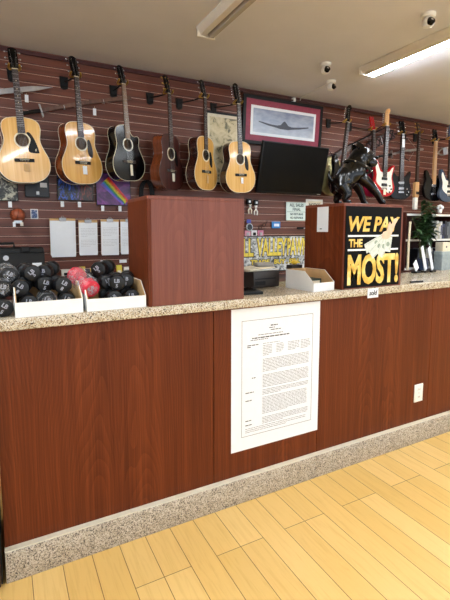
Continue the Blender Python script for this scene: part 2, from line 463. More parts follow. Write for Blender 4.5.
# gold sign
sg = thing('wall_sign', 'black sign with gold WE PAY THE MOST lettering on wooden box', 'sign', (2.036,1.8995,TOPZ+.008))
MB().rbox((-.235,-.004,0),(.235,0,.49),.001,1).build('board', plain('matt_black_board', srgb(8,8,9), .6, 0, .12), sg)
def gold_print():
    t = NT('gold_lettering'); c = t.coord((6,6,6))
    n = t.noise(c, 2.2, 3)
    t.col(t.ramp(n, [(.3, srgb(190,140,40)), (.5, srgb(230,188,80)), (.68, srgb(248,226,150))])); return t.p(.4)
M_goldp = gold_print()
text('lettering', 'WE PAY', .15, M_goldp, sg, (0,-.0050,0), bold=.005, shear=.2, fit=(-.213,.339,.218,.431))
text('lettering', 'THE', .08, M_goldp, sg, (0,-.0050,0), bold=.003, fit=(-.208,.246,-.098,.295))
text('lettering', 'MOST!', .2, M_goldp, sg, (0,-.0050,0), bold=.008, fit=(-.212,.015,.222,.205))
MB().box((-.215,-.005,.308),(.213,-.0039,.319)).build('stripe', M_paper, sg, 0)
MB().box((-.215,-.005,.224),(.213,-.0039,.235)).build('stripe', M_paper, sg, 0)
M_note = plain('printed_banknote', srgb(214,220,212), .6, 0, .4, 0, .10, 60)
M_skin = plain('printed_hand', srgb(230,196,168), .6)
for i, (an, L_) in enumerate(((203,.215),(219,.195),(238,.150),(262,.105))):
    Mx = Matrix.Translation((.125,-.0062-.0006*i,.318)) @ Matrix.Rotation(-R(an),4,'Y')
    MB().box((.01,0,-.030),(L_,.0005,.030),0,Mx).box((.02,-.0002,-.024),(L_-.01,.0003,-.022),1,Mx).box((.02,-.0002,.022),(L_-.01,.0003,.024),1,Mx)\
        .prism(circle(L_*.55,0,.015,16),-.0002,.0003,1,Mx).build('printed_banknote', [M_note, plain('banknote_print', srgb(150,166,150), .6)], sg, 0)
hd = MB().prism(catmull([(.06,.305),(.085,.292),(.125,.30),(.15,.335),(.175,.385),(.195,.415),(.165,.42),(.14,.385),(.125,.40),(.108,.37),(.10,.345),(.07,.335)],4), -.0100,-.0088)
hd.build('printed_hand', M_skin, sg, 0)

# paper on the left side of sign box
qs = thing('paper_notice', 'white paper notice taped to the left side of the sign box', 'paper', (1.788,2.085,TOPZ+.345), (0,0,-PI/2))
MB().box((-.052,-.0012,-.0),(.052,-.0002,.155)).build('sheet', M_paper, qs, 0)
printed(.05,1,.022,.01,-.025,th=.006,seed=3).build('printed_text', M_ink, qs, 0)

# sold tag on slab edge
so = thing('edge_tag', 'small white handwritten sold tag on the granite edge under the sign', 'tag', (2.035,SLABY,1.070))
MB().rbox((-.046,-.004,.004),(.046,0,.063),.0015,1).build('card', M_paper, so)
text('lettering', 'sold', .05, M_inkdark, so, (0,-.0045,0), shear=.25, bold=.0012, ext=.0004, fit=(-.034,.020,.034,.052))
# pen
pn = thing('pen', 'black pen lying on the granite beside the gold sign', 'pen', (2.50,1.935,TOPZ+.006), (0,PI/2,R(-5)))
MB().tube([(0,0,-.06),(0,0,.05)], .0058, 8).build('barrel', M_black, pn)
MB().tube([(0,0,.05),(0,0,.066),(0,0,.07)], [.0055,.003,.001], 8).build('tip', M_steel, pn)
MB().box((.005,-.002,-.055),(.0075,.002,-.02)).build('clip', M_steel, pn)

# ------------------------------------------------------------------ bins
def bin_box(name, label, loc, yaw, w, d, hf, hb, slope=.3, group='white cardboard bins'):
    b = thing(name, label, 'cardboard bin', loc, (0,0,yaw), group)
    t = .003; h = w/2
    prof = [(0,0),(0,hf),(slope*d,hb),(d,hb),(d,0)]
    mi = MB()
    for s in (-1,1):
        x0, x1 = sorted((s*h, s*(h-t)))
        vs = [(x0,y,z) for y,z in prof]+[(x1,y,z) for y,z in prof]; n = len(prof)
        fs = [list(range(n)), list(range(2*n-1,n-1,-1))]+[(i,(i+1)%n,(i+1)%n+n,i+n) for i in range(n)]
        m = MB().add(vs, fs)
        m.build('side_panel', M_cardwhite, b, 0)
        m2 = MB().add([(Vector(v).x-s*(t+.0006)*1, Vector(v).y*.985+.002, Vector(v).z*.985+.001) for v in vs], fs)
        m2.build('inner_lining', M_card, b, 0)
    MB().box((-h+t,0,0),(h-t,t,hf)).build('front_panel', M_cardwhite, b, 0)
    MB().box((-h+t,d-t,0),(h-t,d,hb)).build('back_panel', M_card, b, 0)
    MB().box((-h+t,t,0),(h-t,d-t,t)).build('bottom', M_card, b, 0)
    return b
bin_box('cardboard_bin', 'white cardboard bin of dumbbells, leftmost on the counter', (.172,1.915,TOPZ), 0, .268, .30, .062, .125, .35)
bin_box('cardboard_bin', 'white cardboard bin of dumbbells beside the plain mahogany box', (.456,1.915,TOPZ), 0, .268, .30, .055, .118, .25)
wb = bin_box('cardboard_bin', 'small white cardboard bin of dark card packs beside the sign box', (1.672,1.923,TOPZ), R(6), .172, .24, .050, .116, .32)
for i in range(5):
    q = MB().rbox((-.055,0,0),(.055,.016,.06),.002,1)
    o = thing('card_pack', 'dark green pack, %s from the front of the small white bin' % ('first','second','third','fourth','fifth')[i], 'pack', world_of(wb,(0,.075+.022*i,.0035)), (0,0,R(6)), 'packs in the small bin')
    q.build('wrapper', plain('pack_green', srgb(40,58,52), .4), o)
    MB().box((-.04,-.0008,.03),(.04,0,.05)).build('pack_label', M_paper2, o, 0)

# ------------------------------------------------------------------ dumbbells
def hexhead(r, L, sgn):
    bm = bmesh.new()
    bmesh.ops.create_cone(bm, segments=8, radius1=r, radius2=r, depth=L, cap_ends=True)
    bmesh.ops.bevel(bm, geom=bm.edges[:], offset=r*.20, segments=2, profile=.5, affect='EDGES')
    return bm
M_mark = plain('faded_white_print', srgb(150,152,164), .6)
rnd = random.Random(5)
def dumbbell(x, y, z, yaw, pitch, label, r=.039, mat=None, wrapped=False, group='vinyl dumbbells', num='5', roll=0):
    mat = mat or M_rubber
    d = thing('dumbbell', label, 'dumbbell', (x,y,z), (R(pitch),R(roll),R(yaw)), group)
    L = .052; off = .058
    for s in (-1,1):
        Mx = Matrix.Translation((0,s*off,0)) @ Matrix.Rotation(PI/2,4,'X') @ Matrix.Rotation(R(22.5),4,'Z')
        h = MB().bm(hexhead(r,L,s), 0, Mx).build('head', mat, d, 40)
        if s < 0:
            mk = rnd.uniform(-40,40); text('weight_mark', 'LB', r*.62, M_mark, h, (-r*.40*math.cos(R(mk)),-off-L/2-.0002,r*.05-r*.4*math.sin(-R(mk))), rot=(PI/2,R(mk),0), bold=.0008, ext=.0003)
            text('weight_mark', num, r*.55, M_mark, h, (-r*.2-r*.5*math.sin(R(mk)),-off-L/2-.0002,-r*.5*math.cos(R(mk))), rot=(PI/2,R(mk),0), bold=.0008, ext=.0003)
    MB().tube([(0,-off+L/2-.002,0),(0,0,0),(0,off-L/2+.002,0)], [.015,.017,.015], 12).build('handle', mat, d)
    if wrapped:
        bm = bmesh.new(); bmesh.ops.create_uvsphere(bm, u_segments=28, v_segments=18, radius=1)
        rr = random.Random(int(x*1000))
        for v in bm.verts:
            f = .93 + .10*abs(math.sin(v.co.x*9+v.co.z*7+v.co.y*5)) + rr.uniform(-.03,.03)
            g = 1.12-.18*math.exp(-(v.co.y/.3)**2)
            v.co = Vector((v.co.x*r*1.14*g*f, (1 if v.co.y>0 else -1)*abs(v.co.y)**.75*.094*f, v.co.z*r*1.14*g*f))
        MB().bm(bm).build('plastic_wrap', M_wrap, d, 20)
    return d
LB = [ # x, y, z, yaw, pitch, wrapped, label
 (.090,2.065,1.181,4,0,False,'black dumbbell at the bottom left of the left bin'),
 (.172,2.06,1.183,-3,0,True,'plastic wrapped dumbbell behind the middle of the left bin front'),
 (.255,2.065,1.181,-4,0,False,'black dumbbell at the bottom right of the left bin'),
 (.075,2.085,1.247,-8,0,False,'black dumbbell with white marking, left of the left bin'),
 (.150,2.11,1.262,14,6,False,'black dumbbell in the middle row of the left bin'),
 (.226,2.075,1.250,10,0,False,'large black dumbbell at the right of the left bin, marking facing out'),
 (.105,2.13,1.305,10,0,False,'topmost black dumbbell of the left bin with white marking'),
 (.190,2.15,1.306,-20,3,False,'black dumbbell lying behind the topmost one in the left bin'),
 (-.012,2.035,TOPZ+.037,8,0,False,'black dumbbell on the granite left of the bins'),
 (-.030,2.075,1.248,22,0,True,'plastic wrapped dumbbell stacked at the left edge of the pile'),
 (.018,2.14,1.300,6,3,True,'plastic wrapped dumbbell on top of the pile near the black case'),
]
for i, (x,y,z,ya,pi_,wr,lb) in enumerate(LB): dumbbell(x,y,z,ya,pi_,lb,wrapped=wr,num='58'[i%2])
RB = [
 (.450,2.04,1.180,3,0,'black dumbbell low in the middle of the right bin'),
 (.540,2.04,1.180,-3,0,'black dumbbell low at the right of the right bin'),
 (.418,2.10,1.250,18,0,'black dumbbell behind the red one in the right bin'),
 (.492,2.065,1.248,-12,0,'black dumbbell in the middle of the right bin with marking facing out'),
 (.548,2.10,1.252,-16,0,'rightmost upper black dumbbell next to the mahogany box'),
 (.445,2.14,1.308,-30,0,'topmost black dumbbell at the back of the right bin'),
]
for i, (x,y,z,ya,pi_,lb) in enumerate(RB): dumbbell(x,y,z,ya,pi_,lb,num='85'[i%2])
dumbbell(.330,2.045,1.256,20,22,'bright red plastic wrapped dumbbell between the two bins',r=.043,mat=M_red,wrapped=True,num='3')

# ------------------------------------------------------------------ between the boxes
M_prn = plain('dark_brown_casing', srgb(46,38,34), .5)
pr = thing('receipt_printer', 'dark brown printer box under stacked papers beside the white bin', 'printer', (1.375,2.185,TOPZ), (0,0,R(4)))
MB().rbox((-.03,0,.004),(.17,.2,.105),.006).build('casing', M_prn, pr)
MB().box((-.02,-.001,.055),(.14,.001,.062)).build('paper_slot', M_black, pr, 0)
MB().rbox((-.02,-.003,.02),(.06,.0,.045),.001,1).build('front_plate', M_black, pr)
for s in (0,1): MB().box((-.02+.17*s,.02,0),(-.005+.15*s,.18,.004)).build('foot', M_black, pr, 0)
for i, (dx, dy, an, m, lb) in enumerate(((.045,.09,8,M_paper2,'cream paper sheet lying lowest on the dark printer'),(.03,.10,-14,M_paper,'white paper sheet in the middle of the printer stack'),(.02,.08,22,M_paper2,'topmost cream folder on the printer by the banner'))):
    o = MB().box((-.13,-.08,0),(.13,.08,.003+.004*(i==2))).build('paper_sheet', m, smooth=0)
    p = world_of(pr,(dx,dy,.1065+.005*i)); o.location = p; o.rotation_euler = (0,0,R(an))
    tag(o, lb, 'paper', 'papers on the printer')
gp = MB().rbox((-.06,-.035,0),(.06,.035,.026),.012,3).build('leather_pouch', plain('grey_pouch', srgb(150,146,140), .55))
gp.location = world_of(pr,(.12,.10,.1235)); gp.rotation_euler = (0,0,R(-6)); tag(gp,'grey pouch on top of the papers in front of the banner','pouch')
yl = MB().ell((0,0,.016),(.024,.02,.016)).build('rubber_stamp', plain('yellow_plastic', srgb(232,190,50), .4))
yl.location = (1.73,2.29,TOPZ+.126); 
pd = thing('signature_pad', 'flat black signature pad on the granite beside the plain mahogany box', 'signature pad', (1.215,2.08,TOPZ), (0,0,R(-10)))
MB().rbox((-.075,-.09,0),(.085,.085,.018),.005).build('casing', M_black, pd)
MB().box((-.06,-.04,.0178),(.07,.075,.0188)).build('screen', M_blackg, pd, 0)
sp = thing('card_stack', 'tall black card holder supporting the yellow stamp behind the white bin', 'card holder', (1.73,2.29,TOPZ))
MB().rbox((-.045,-.03,0),(.045,.03,.126),.004).build('body', M_prn, sp)
MB().box((-.03,-.031,.02),(.03,-.0295,.09)).build('face_label', M_paper2, sp, 0)
tag(yl,'small yellow stamp behind the small white bin','stamp')

# white angled cards at right
for i, (x, w_, h_, lean, lb) in enumerate(((3.03,.055,.085,36,'small white card leaning on its stand, nearest the gold sign'),(3.14,.040,.215,24,'tall white card strip leaning beside the plant, left of two'),(3.225,.040,.205,24,'tall white card strip leaning beside the plant, right of two'))):
    c = thing('card_stand', lb, 'card stand', (x,2.36,TOPZ), (0,0,R(12)), 'leaning white cards')
    Mx = Matrix.Translation((w_*.3,0,.012+w_*.25)) @ Matrix.Rotation(-R(lean),4,'Y')
    MB().box((-w_/2,-.003,0),(w_/2,.003,h_),0,Mx).build('card', M_paper, c, 0)
    MB().rbox((-.03,-.02,0),(.045,.03,.016),.003,1).build('base', M_black, c)
    MB().tube([(.02,.01,.012),(-h_*.2,.012,h_*.55)], .004, 6).build('prop', M_black, c)

# ------------------------------------------------------------------ back counter
bc = thing('back_counter', 'dark low counter along the slatted wall behind the worktop', 'counter', (2.2,3.5,0))
MB().box((-5.2,.02,.0),(5.5,.58,.93)).build('carcass', M_darkwood, bc, 0)
MB().rbox((-5.2,0,.93),(5.5,.595,.97),.004,2).build('worktop', M_darkwood, bc)
BZ = .97
tc = thing('tool_case', 'large closed black plastic case behind the pile of dumbbells', 'case', (-.03,3.72,BZ+.004), (R(-4),0,0))
MB().rbox((-.36,0,0),(.34,.10,.385),.022,3).build('shell', M_black, tc)
MB().rbox((-.36,-.012,.05),(.34,.0,.34),.01,2).build('shell_face', M_black, tc)
MB().prism(circle(.06,.30,.020,20), -.016,-.0115).build('emblem', M_steel, tc)
MB().box((.245,-.0145,.225),(.315,-.0118,.255)).build('label', M_paper, tc, 0)
MB().tube([(-.1,.05,.38),(-.1,.05,.415),(.12,.05,.415),(.12,.05,.38)], .011, 8).build('handle', M_black, tc)
for s in (-.2,.2): MB().rbox((s-.03,-.02,.345),(s+.03,.0,.385),.004,1).build('latch', M_black, tc)

# small goods in front of the wall, right of the case
cols = [srgb(200,196,186), srgb(190,160,50), srgb(70,60,66), srgb(205,170,40), srgb(90,90,140), srgb(200,60,60), srgb(120,120,116), srgb(214,196,60), srgb(225,222,214)]
sh = thing('wall_shelf', 'narrow dark shelf of small packets below the hanging sheets', 'shelf', (.80,3.98,1.055))
MB().box((-.36,-.0,0),(.40,.12,.012)).build('board', M_darkwood, sh, 0)
MB().box((-.36,-.008,0),(.40,-.0,.03)).build('lip', M_darkwood, sh, 0)
pk_l = ['long pale blister packet with a grey blade', 'gold packet', 'dark packet', 'yellow disc packet', 'violet packet', 'red packet', 'grey packet', 'tall yellow packet', 'white boxed packet']
xs = [.53,.645,.69,.735,.785,.83,.90,.98,1.06]
for i, x in enumerate(xs):
    w_ = .065 if i == 0 else (.026 if i < 8 else .035)
    p = thing('small_packet', '%s on the narrow shelf under the hanging sheets' % pk_l[i], 'packet', (x,4.0,1.067), (R(-6),0,0), 'packets on the narrow shelf')
    MB().rbox((-w_,0,0),(w_,.018,.075+.02*(i%3==1)),.003,1).build('pack', plain('packet_%s' % pk_l[i].split()[0], cols[i], .4), p)
    MB().box((-w_*.7,-.001,.02),(w_*.7,.0005,.045)).build('pack_label', M_paper2 if i % 2 else M_black, p, 0)
for i, x in enumerate((.86,1.04)):
    o = MB().rbox((-.035,0,0),(.035,.006,.03),.001,1).build('price_card', M_paper, smooth=0); o.location = (x,4.0935,1.175)
    tag(o, 'small white price card on the slats under the %s hanging sheet' % ('third','fourth')[i], 'card', 'price cards under the sheets')

# ------------------------------------------------------------------ slatwall goods (left)
WY = WALLY-.002
def clipboard(x, z, w, h, label, blank=False):
    c = thing('clipboard', label, 'clipboard', (x,WY-.03,z), (R(3),0,0), 'clipboards hanging on the slats')
    MB().rbox((-w/2-.002,-.001,.01),(w/2+.002,.004,h+.014),.002,1).build('board', M_card, c)
    for k in range(3 if blank else 2):
        MB().box((-w/2+.004*k,-.0035-.002*k,.004-.010*k),(w/2-.002*k,-.0015-.002*k,h-.006)).build('sheet', M_paper, c, 0)
    MB().rbox((-.03,-.014,h-.010),(.03,-.002,h+.022),.003,1).build('clip', M_steel, c)
    MB().tube([(-.014,-.008,h+.015),(-.01,-.01,h+.034),(.01,-.01,h+.034),(.014,-.008,h+.015)], .003, 6).build('clip_ring', M_steel, c)
    if not blank:
        q = MB()
        for a_ in ((w*.8,6,h*.80,.014,-w*.4),(w*.8,5,h*.45,.014,-w*.4)):
            r_ = printed(*a_, seed=int(x*100), y=-.0062); q.add(r_.v, r_.f)
        q.build('printed_text', plain('grey_print', srgb(170,170,172), .7), c, 0)
    MB().tube([(0,.003,h+.008),(0,.016,h+.02),(0,.0485,h+.022)], .003, 6).build('hook', M_steel, c)
clipboard(.497,1.265,.215,.315,'widest clipboard with blank white sheets, leftmost on the slats', True)
clipboard(.715,1.265,.165,.30,'clipboard with printed sheet, second from the basketball')
clipboard(.913,1.26,.165,.315,'clipboard with printed sheet, third from the basketball')
clipboard(1.090,1.265,.155,.31,'clipboard partly hidden by the plain mahogany box')

def basketball():
    t = NT('basketball_leather'); c = t.coord()
    t.col(plain_c := srgb(150,72,40)); v = t.n('ShaderNodeTexVoronoi'); v.inputs['Scale'].default_value = 160; t.l(c, v.inputs['Vector'])
    t.bump(v.outputs['Distance'], .4, .003); return t.p(.5)
b = thing('basketball', 'small orange brown basketball on a bracket on the slats', 'ball', (.136,3.98,1.615), (R(20),R(15),0))
MB().ell((0,0,0),(.058,.058,.058),32,20).build('ball', basketball(), b, 180)
sm = MB()
for ax in range(3):
    pts = []
    for i in range(33):
        a_ = 2*PI*i/32; p = [0,0,0]; p[(ax+1)%3] = .0585*math.cos(a_); p[(ax+2)%3] = .0585*math.sin(a_); pts.append(p)
    sm.tube(pts, .0014, 5, cap=False)
sm.build('seam', M_black, b)
bk = thing('ball_bracket', 'clear bracket with white tag holding the small basketball', 'bracket', (.136,WALLY,1.53))
MB().box((-.03,-.16,.018),(.03,0,.022)).box((-.03,-.165,.018),(.03,-.16,.04)).build('ledge', M_steel, bk, 0)
MB().box((-.040,-.168,-.012),(-.020,-.1655,.028)).build('tag_card', M_paper, bk, 0)
MB().box((.015,-.168,-.005),(.038,-.1655,.025)).build('tag_card', M_fixture, bk, 0)
pc = thing('photo_card', 'small blue framed photo card beside the basketball', 'photo', (.272,WY-.004,1.588), (R(2),0,0))
MB().rbox((-.03,0,0),(.03,.004,.085),.001,1).build('frame', M_white, pc)
def noisy(name, stops, sc=18, rough=.35, dist=1.0, scale3=(1,1,1)):
    t = NT(name); n = t.noise(t.coord(scale3), sc, 4, .6, dist); t.col(t.ramp(n, stops)); return t.p(rough)
MB().box((-.024,-.001,.007),(.024,.0005,.078)).build('picture', noisy('blue_photo', [(.3,srgb(20,26,50)),(.5,srgb(50,80,130)),(.65,srgb(190,190,200))],50), pc, 0)

def poster(name, label, cat, x0, x1, z0, z1, mat, frame=None, fw=.006, tilt=3, group='framed prints low on the slats'):
    p = thing(name, label, cat, ((x0+x1)/2, WY-.03, z0), (R(-tilt),0,0), group)
    w = (x1-x0)/2; h = z1-z0
    MB().rbox((-w,0,0),(w,.008,h),.001,1).build('backing', frame or M_black, p)
    MB().box((-w+fw,-.001,fw),(w-fw,.0005,h-fw)).build('print', mat, p, 0)
    return p
poster('framed_print','dark print speckled with pale marks at the left edge','picture',-.30,.152,1.735,2.05,
       noisy('speckled_print', [(.40,srgb(22,22,22)),(.5,srgb(60,58,52)),(.62,srgb(170,168,150))],26))
cs = poster('guitar_pedal_case','flat dark case with white label below the first guitar','case',.205,.40,1.775,1.95, plain('case_navy', srgb(24,26,34), .4))
MB().box((.025,-.004,.085),(.08,-.0015,.125)).build('label', M_paper, cs, 0)
MB().rbox((-.01,-.008,.02),(.015,-.0012,.05),.002,1).build('clasp', M_steel, cs)
def bluestreak():
    t = NT('blue_red_print'); c = t.coord((14,1,6),(0,.5,0)); n = t.noise(c, 1.6, 5, .65, 2.2)
    a_ = t.ramp(n, [(.46,srgb(8,8,12)),(.58,srgb(30,76,190)),(.70,srgb(140,180,245))])
    b_ = t.ramp(n, [(.46,srgb(8,8,12)),(.58,srgb(90,24,20)),(.70,srgb(170,70,50))])
    tc = t.n('ShaderNodeTexCoord'); sp_ = t.n('ShaderNodeSeparateXYZ'); t.l(tc.outputs['Object'], sp_.inputs[0])
    mp = t.n('ShaderNodeMapRange'); mp.inputs[1].default_value = -.02; mp.inputs[2].default_value = .05; t.l(sp_.outputs[0], mp.inputs[0])
    t.col(t.mix(mp.outputs[0], a_, b_)); return t.p(.3)
poster('framed_print','black print with blue and red streaks below the second guitar','picture',.465,.775,1.755,2.05,bluestreak())
rp = poster('framed_print','purple print with a rainbow band below the black guitar','picture',.80,1.125,1.72,2.02,
       noisy('purple_print', [(.3,srgb(40,20,54)),(.5,srgb(92,40,110)),(.7,srgb(150,70,160))],9))
for i, c_ in enumerate((srgb(220,50,60),srgb(235,130,40),srgb(240,220,60),srgb(80,180,90),srgb(60,130,220),srgb(110,80,200))):
    o_ = .017*(2.5-i)
    pts = [(-.09+o_*.7,.22+o_*.7),(-.085+o_*.7+.014,.22+o_*.7+.014),(.10+o_*.5+.010,.02+.0*i+o_*.3+.028),(.10+o_*.5,.008+o_*.3+.012)]
    MB().prism(pts, -.003,-.0008).build('rainbow_stripe', plain('stripe_%d' % i, c_, .35), rp, 0)
hl = [(.085,1.70,'below the speckled print'),(.50,1.715,'below the left of the streaked print'),(.645,1.715,'below the right of the streaked print'),(.85,1.685,'below the left of the rainbow print'),(1.01,1.685,'below the right of the rainbow print')]
for x, z, s_ in hl:
    h = thing('label_holder', 'small clear bracket with white label '+s_, 'bracket', (x,WALLY,z), group='label brackets on the slats')
    MB().box((-.012,-.055,.012),(.012,0,.015)).build('arm', M_steel, h, 0)
    MB().rbox((-.014,-.058,-.02),(.014,-.055,.03),.001,1).build('label_card', M_paper, h)
MB_strap = MB()
st = thing('cable_coil', 'coiled black cable with grey plugs hanging behind the black cutaway guitar', 'cable', (1.27,4.05,1.72))
for i in range(3):
    pts = [(.055*math.cos(2*PI*k/20)+.012*i-.012, -.012*i, .12+.12*math.sin(2*PI*k/20)) for k in range(21)]
    MB().tube(pts, .008, 6).build('loop', M_black, st)
MB().tube([(0,-.01,.24),(0,.04,.25)], .004, 6).build('hook', M_steel, st)

# ------------------------------------------------------------------ guitars
def half_outline(ctrl, k=5):
    pts = []
    n = len(ctrl)
    for i in range(n-1):
        p0 = Vector(ctrl[max(i-1,0)]); p1 = Vector(ctrl[i]); p2 = Vector(ctrl[i+1]); p3 = Vector(ctrl[min(i+2,n-1)])
        for q in range(k):
            t = q/k
            pts.append(tuple(.5*((2*p1)+(-p0+p2)*t+(2*p0-5*p1+4*p2-p3)*t*t+(-p0+3*p1-3*p2+p3)*t**3)))
    pts.append(tuple(ctrl[-1])); return pts
DREAD = [(0,0),(.075,.004),(.135,.028),(.178,.075),(.195,.135),(.188,.195),(.160,.255),(.139,.305),(.133,.345),(.139,.39),(.143,.43),(.132,.472),(.10,.498),(.05,.509),(0,.511)]
CUT =   [(0,0),(.075,.004),(.135,.028),(.178,.075),(.195,.135),(.188,.195),(.160,.255),(.138,.305),(.132,.335),(.140,.375),(.140,.405),(.118,.418),(.085,.412),(.055,.425),(.035,.46),(.03,.511),(0,.511)]
def plate(outer, hole, y, mb, mi=0):
    """flat plate with a hole, in the x,z plane"""
    bm = bmesh.new()
    def loop(pts):
        vs = [bm.verts.new((p[0],y,p[1])) for p in pts]
        return [bm.edges.new((vs[i],vs[(i+1)%len(vs)])) for i in range(len(vs))]
    e = loop(outer)+loop(hole)
    bmesh.ops.triangle_fill(bm, use_beauty=True, edges=e)
    mb.bm(bm, mi); return mb
def headstock(mb, z0, z1, w0, w1, tilt, th=.014, crown=0, y=-.105):
    h = z1-z0
    pts = [(-w0,0),(-w1*.92,h*.16),(-w1,h*.5),(-w1*.92,h*.96),(-w1*.5,h+crown*.3),(0,h+crown),(w1*.5,h+crown*.3),(w1*.92,h*.96),(w1,h*.5),(w1*.92,h*.16),(w0,0)]
    Mx = Matrix.Translation((0,y,z0)) @ Matrix.Rotation(-R(tilt),4,'X')
    mb.prism(pts, -.0, th, 0, Mx); return Mx
def tuner_set(parent, Mx, h, w1, rows, metal, knob, th=.014, one_side=0):
    for s in ((-1,1) if not one_side else (one_side,)):
        for i in range(rows):
            z = h*(.22+.62*i/(max(rows-1,1)))
            t = MB()
            t.tube([(s*(w1-.013),-.010,z),(s*(w1-.013),.0,z)], .0035, 8, 0, Mx)
            t.tube([(s*(w1-.005),th+.003,z),(s*(w1+.013),th+.003,z)], .003, 6, 0, Mx)
            t.rbox((s*(w1-.013)-.009,th,z-.010),(s*(w1-.013)+.009,th+.009,z+.010),.002,1,0,Mx)
            tn = t.build('tuner', metal, parent)
            MB().ell((s*(w1+.019),th+.003,z),(.009,.005,.0085),10,6,0,Mx).build('tuner_button', knob, tn)
def acoustic(label, loc, lean, yaw, top, side, guard=None, outline=DREAD, mirror_cut=True, binding=None, neckm=None, boardm=None, twelve=False,
             bridgem=None, headm=None, buttons=None, scale=1.0, guard_style=0, T=.105, rosette=None):
    g = thing('acoustic_guitar', label, 'guitar', loc, (0,R(lean),R(yaw)), 'acoustic guitars on the wall')
    g.scale = (scale,)*3
    rt_ = half_outline(outline); lf = half_outline(DREAD)
    out = rt_ + [(-p[0],p[1]) for p in lf[::-1][1:-1]]
    n = len(out)
    binding = binding or M_binding
    # sides + back
    sb = MB(); vs = [(p[0],0,p[1]) for p in out]+[(p[0],-T,p[1]) for p in out]
    sb.add(vs, [(i,(i+1)%n,(i+1)%n+n,i+n) for i in range(n)]+[list(range(n))])
    sb.build('body', [side], g, 50)
    hz = .335; hr = .050
    tp = plate(out, circle(0,hz,hr,32), -T-.0005, MB())
    tp.build('soundboard', top, g, 0)
    ib = MB().prism(circle(0,hz,hr+.004,32), -T+.012, -T+.004, front=False); 
    MB().box((-.09,-T*.35,hz-.09),(.09,-T*.33,hz+.09)).build('inside_back', M_inside, g, 0)
    # binding
    bd = MB().tube([(p[0],-T,p[1]) for p in out]+[(out[0][0],-T,out[0][1])], .0026, 6, cap=False)
    bd.tube([(p[0],0,p[1]) for p in out]+[(out[0][0],0,out[0][1])], .0022, 6, cap=False)
    bd.build('binding', binding, g)
    ro = MB(); oc = circle(0,hz,hr+.012,36); ic = circle(0,hz,hr,36)
    ro.add([(p[0],-T-.0012,p[1]) for p in oc]+[(p[0],-T-.0012,p[1]) for p in ic], [(i,(i+1)%36,(i+1)%36+36,i+36) for i in range(36)])
    ro.build('rosette', rosette or M_binding, g, 0)
    # bridge
    br = MB().rbox((-.075,-T-.011,.163),(.075,-T-.0006,.190),.004,2).build('bridge', bridgem or M_fret, g)
    MB().box((-.036,-T-.0145,.181),(.036,-T-.0105,.184)).build('saddle', M_bone, br, 0)
    for i in range(6): MB().ell((-.028+.0112*i,-T-.012,.171),(.003,.003,.003),8,6).build('bridge_pin', M_bone, br)
    # pickguard
    if guard is not None:
        if guard_style == 0: pg = catmull([(.045,hz-.045),(.062,hz+.01),(.035,hz+.055),(.06,hz+.06),(.095,hz+.0),(.118,hz-.085),(.112,hz-.10),(.05,hz-.095),(.038,hz-.07)],4)
        else: pg = catmull([(.058,hz-.03),(.060,hz+.025),(.078,hz+.04),(.098,hz+.0),(.108,hz-.06),(.10,hz-.11),(.075,hz-.10),(.06,hz-.07)],4)
        p_ = MB().prism(pg, -T-.0022,-T-.0007).build('pickguard', guard, g, 0)
        if guard_style == 0: text('emblem', 'E', .026, M_bone, p_, (.088,-T-.0028,hz-.083), shear=.2)
    # neck
    nz0, nz1 = .500, .872
    yb = -T-.002
    nk = MB()
    secs = []
    for z, w_, d in ((.40,.0275,.0),(.505,.0275,.022),(.53,.026,.018),(nz1,.0215,.016)):
        secs.append((z,w_,d))
    vs = []; fs = []
    for z, w_, d in secs[1:]:
        for k in range(7):
            a_ = PI*k/6; vs.append((w_*math.cos(a_), yb-.0+d*math.sin(a_), z))
    for i in range(2):
        for k in range(6): fs.append((i*7+k,i*7+k+1,(i+1)*7+k+1,(i+1)*7+k))
        fs.append((i*7+6,i*7,(i+1)*7,(i+1)*7+6))
    fs += [list(range(7)), list(range(14,21))]
    nk.add(vs, fs)
    nk.prism([(-.028,.44),(.028,.44),(.026,.515),(-.026,.515)], -T+.001, -.02)
    nk.build('neck', neckm or M_mahside, g, 50)
    fb = MB().prism([(-.0282,.388),(.0282,.388),(.0215,nz1),(-.0215,nz1)], yb-.0065, yb).build('fingerboard', boardm or M_fret, g, 0)
    fr = MB()
    for i in range(1,20):
        z = nz1-.645*(1-2**(-i/12)); w_ = .0215+(.0282-.0215)*(nz1-z)/(nz1-.388)
        if z > .392: fr.box((-w_,yb-.0082,z-.001),(w_,yb-.006,z+.001))
    fr.build('frets', M_steel, fb, 0)
    dt = MB()
    for i in (3,5,7,9,12):
        z = nz1-.645*(1-(2**(-i/12)+2**(-(i-1)/12))/2); dt.prism(circle(0,z,.004,10), yb-.0072,yb-.006)
    dt.build('inlay', M_bone, fb, 0)
    MB().box((-.022,yb-.010,nz1),(.022,yb,nz1+.006)).build('nut', M_bone, g, 0)
    hs = MB(); H = .205 if twelve else .165; w1 = .030 if twelve else .034
    Mx = headstock(hs, nz1+.006, nz1+.006+H, .0225, w1, 12, y=yb-.004, crown=.006)
    hd = hs.build('headstock', headm or M_blackg, g, 40)
    tuner_set(hd, Mx, H, w1, 6 if twelve else 3, M_gold if buttons is M_gold else M_chrome, buttons or M_chrome)
    st = MB()
    for i in range(6):
        x0 = -.028+.0112*i; x1 = -.017+.0068*i
        st.tube([(x0,-T-.014,.183),(x1,yb-.0105,nz1+.004)], .0006, 4)
        s_ = -1 if i < 3 else 1; q = Mx @ Vector((s_*(w1-.013),-.006,H*(.22+.31*(i if i < 3 else 5-i))))
        st.tube([(x1,yb-.0105,nz1+.004),q], .0006, 4)
    st.build('strings', M_steel, g)
    return g
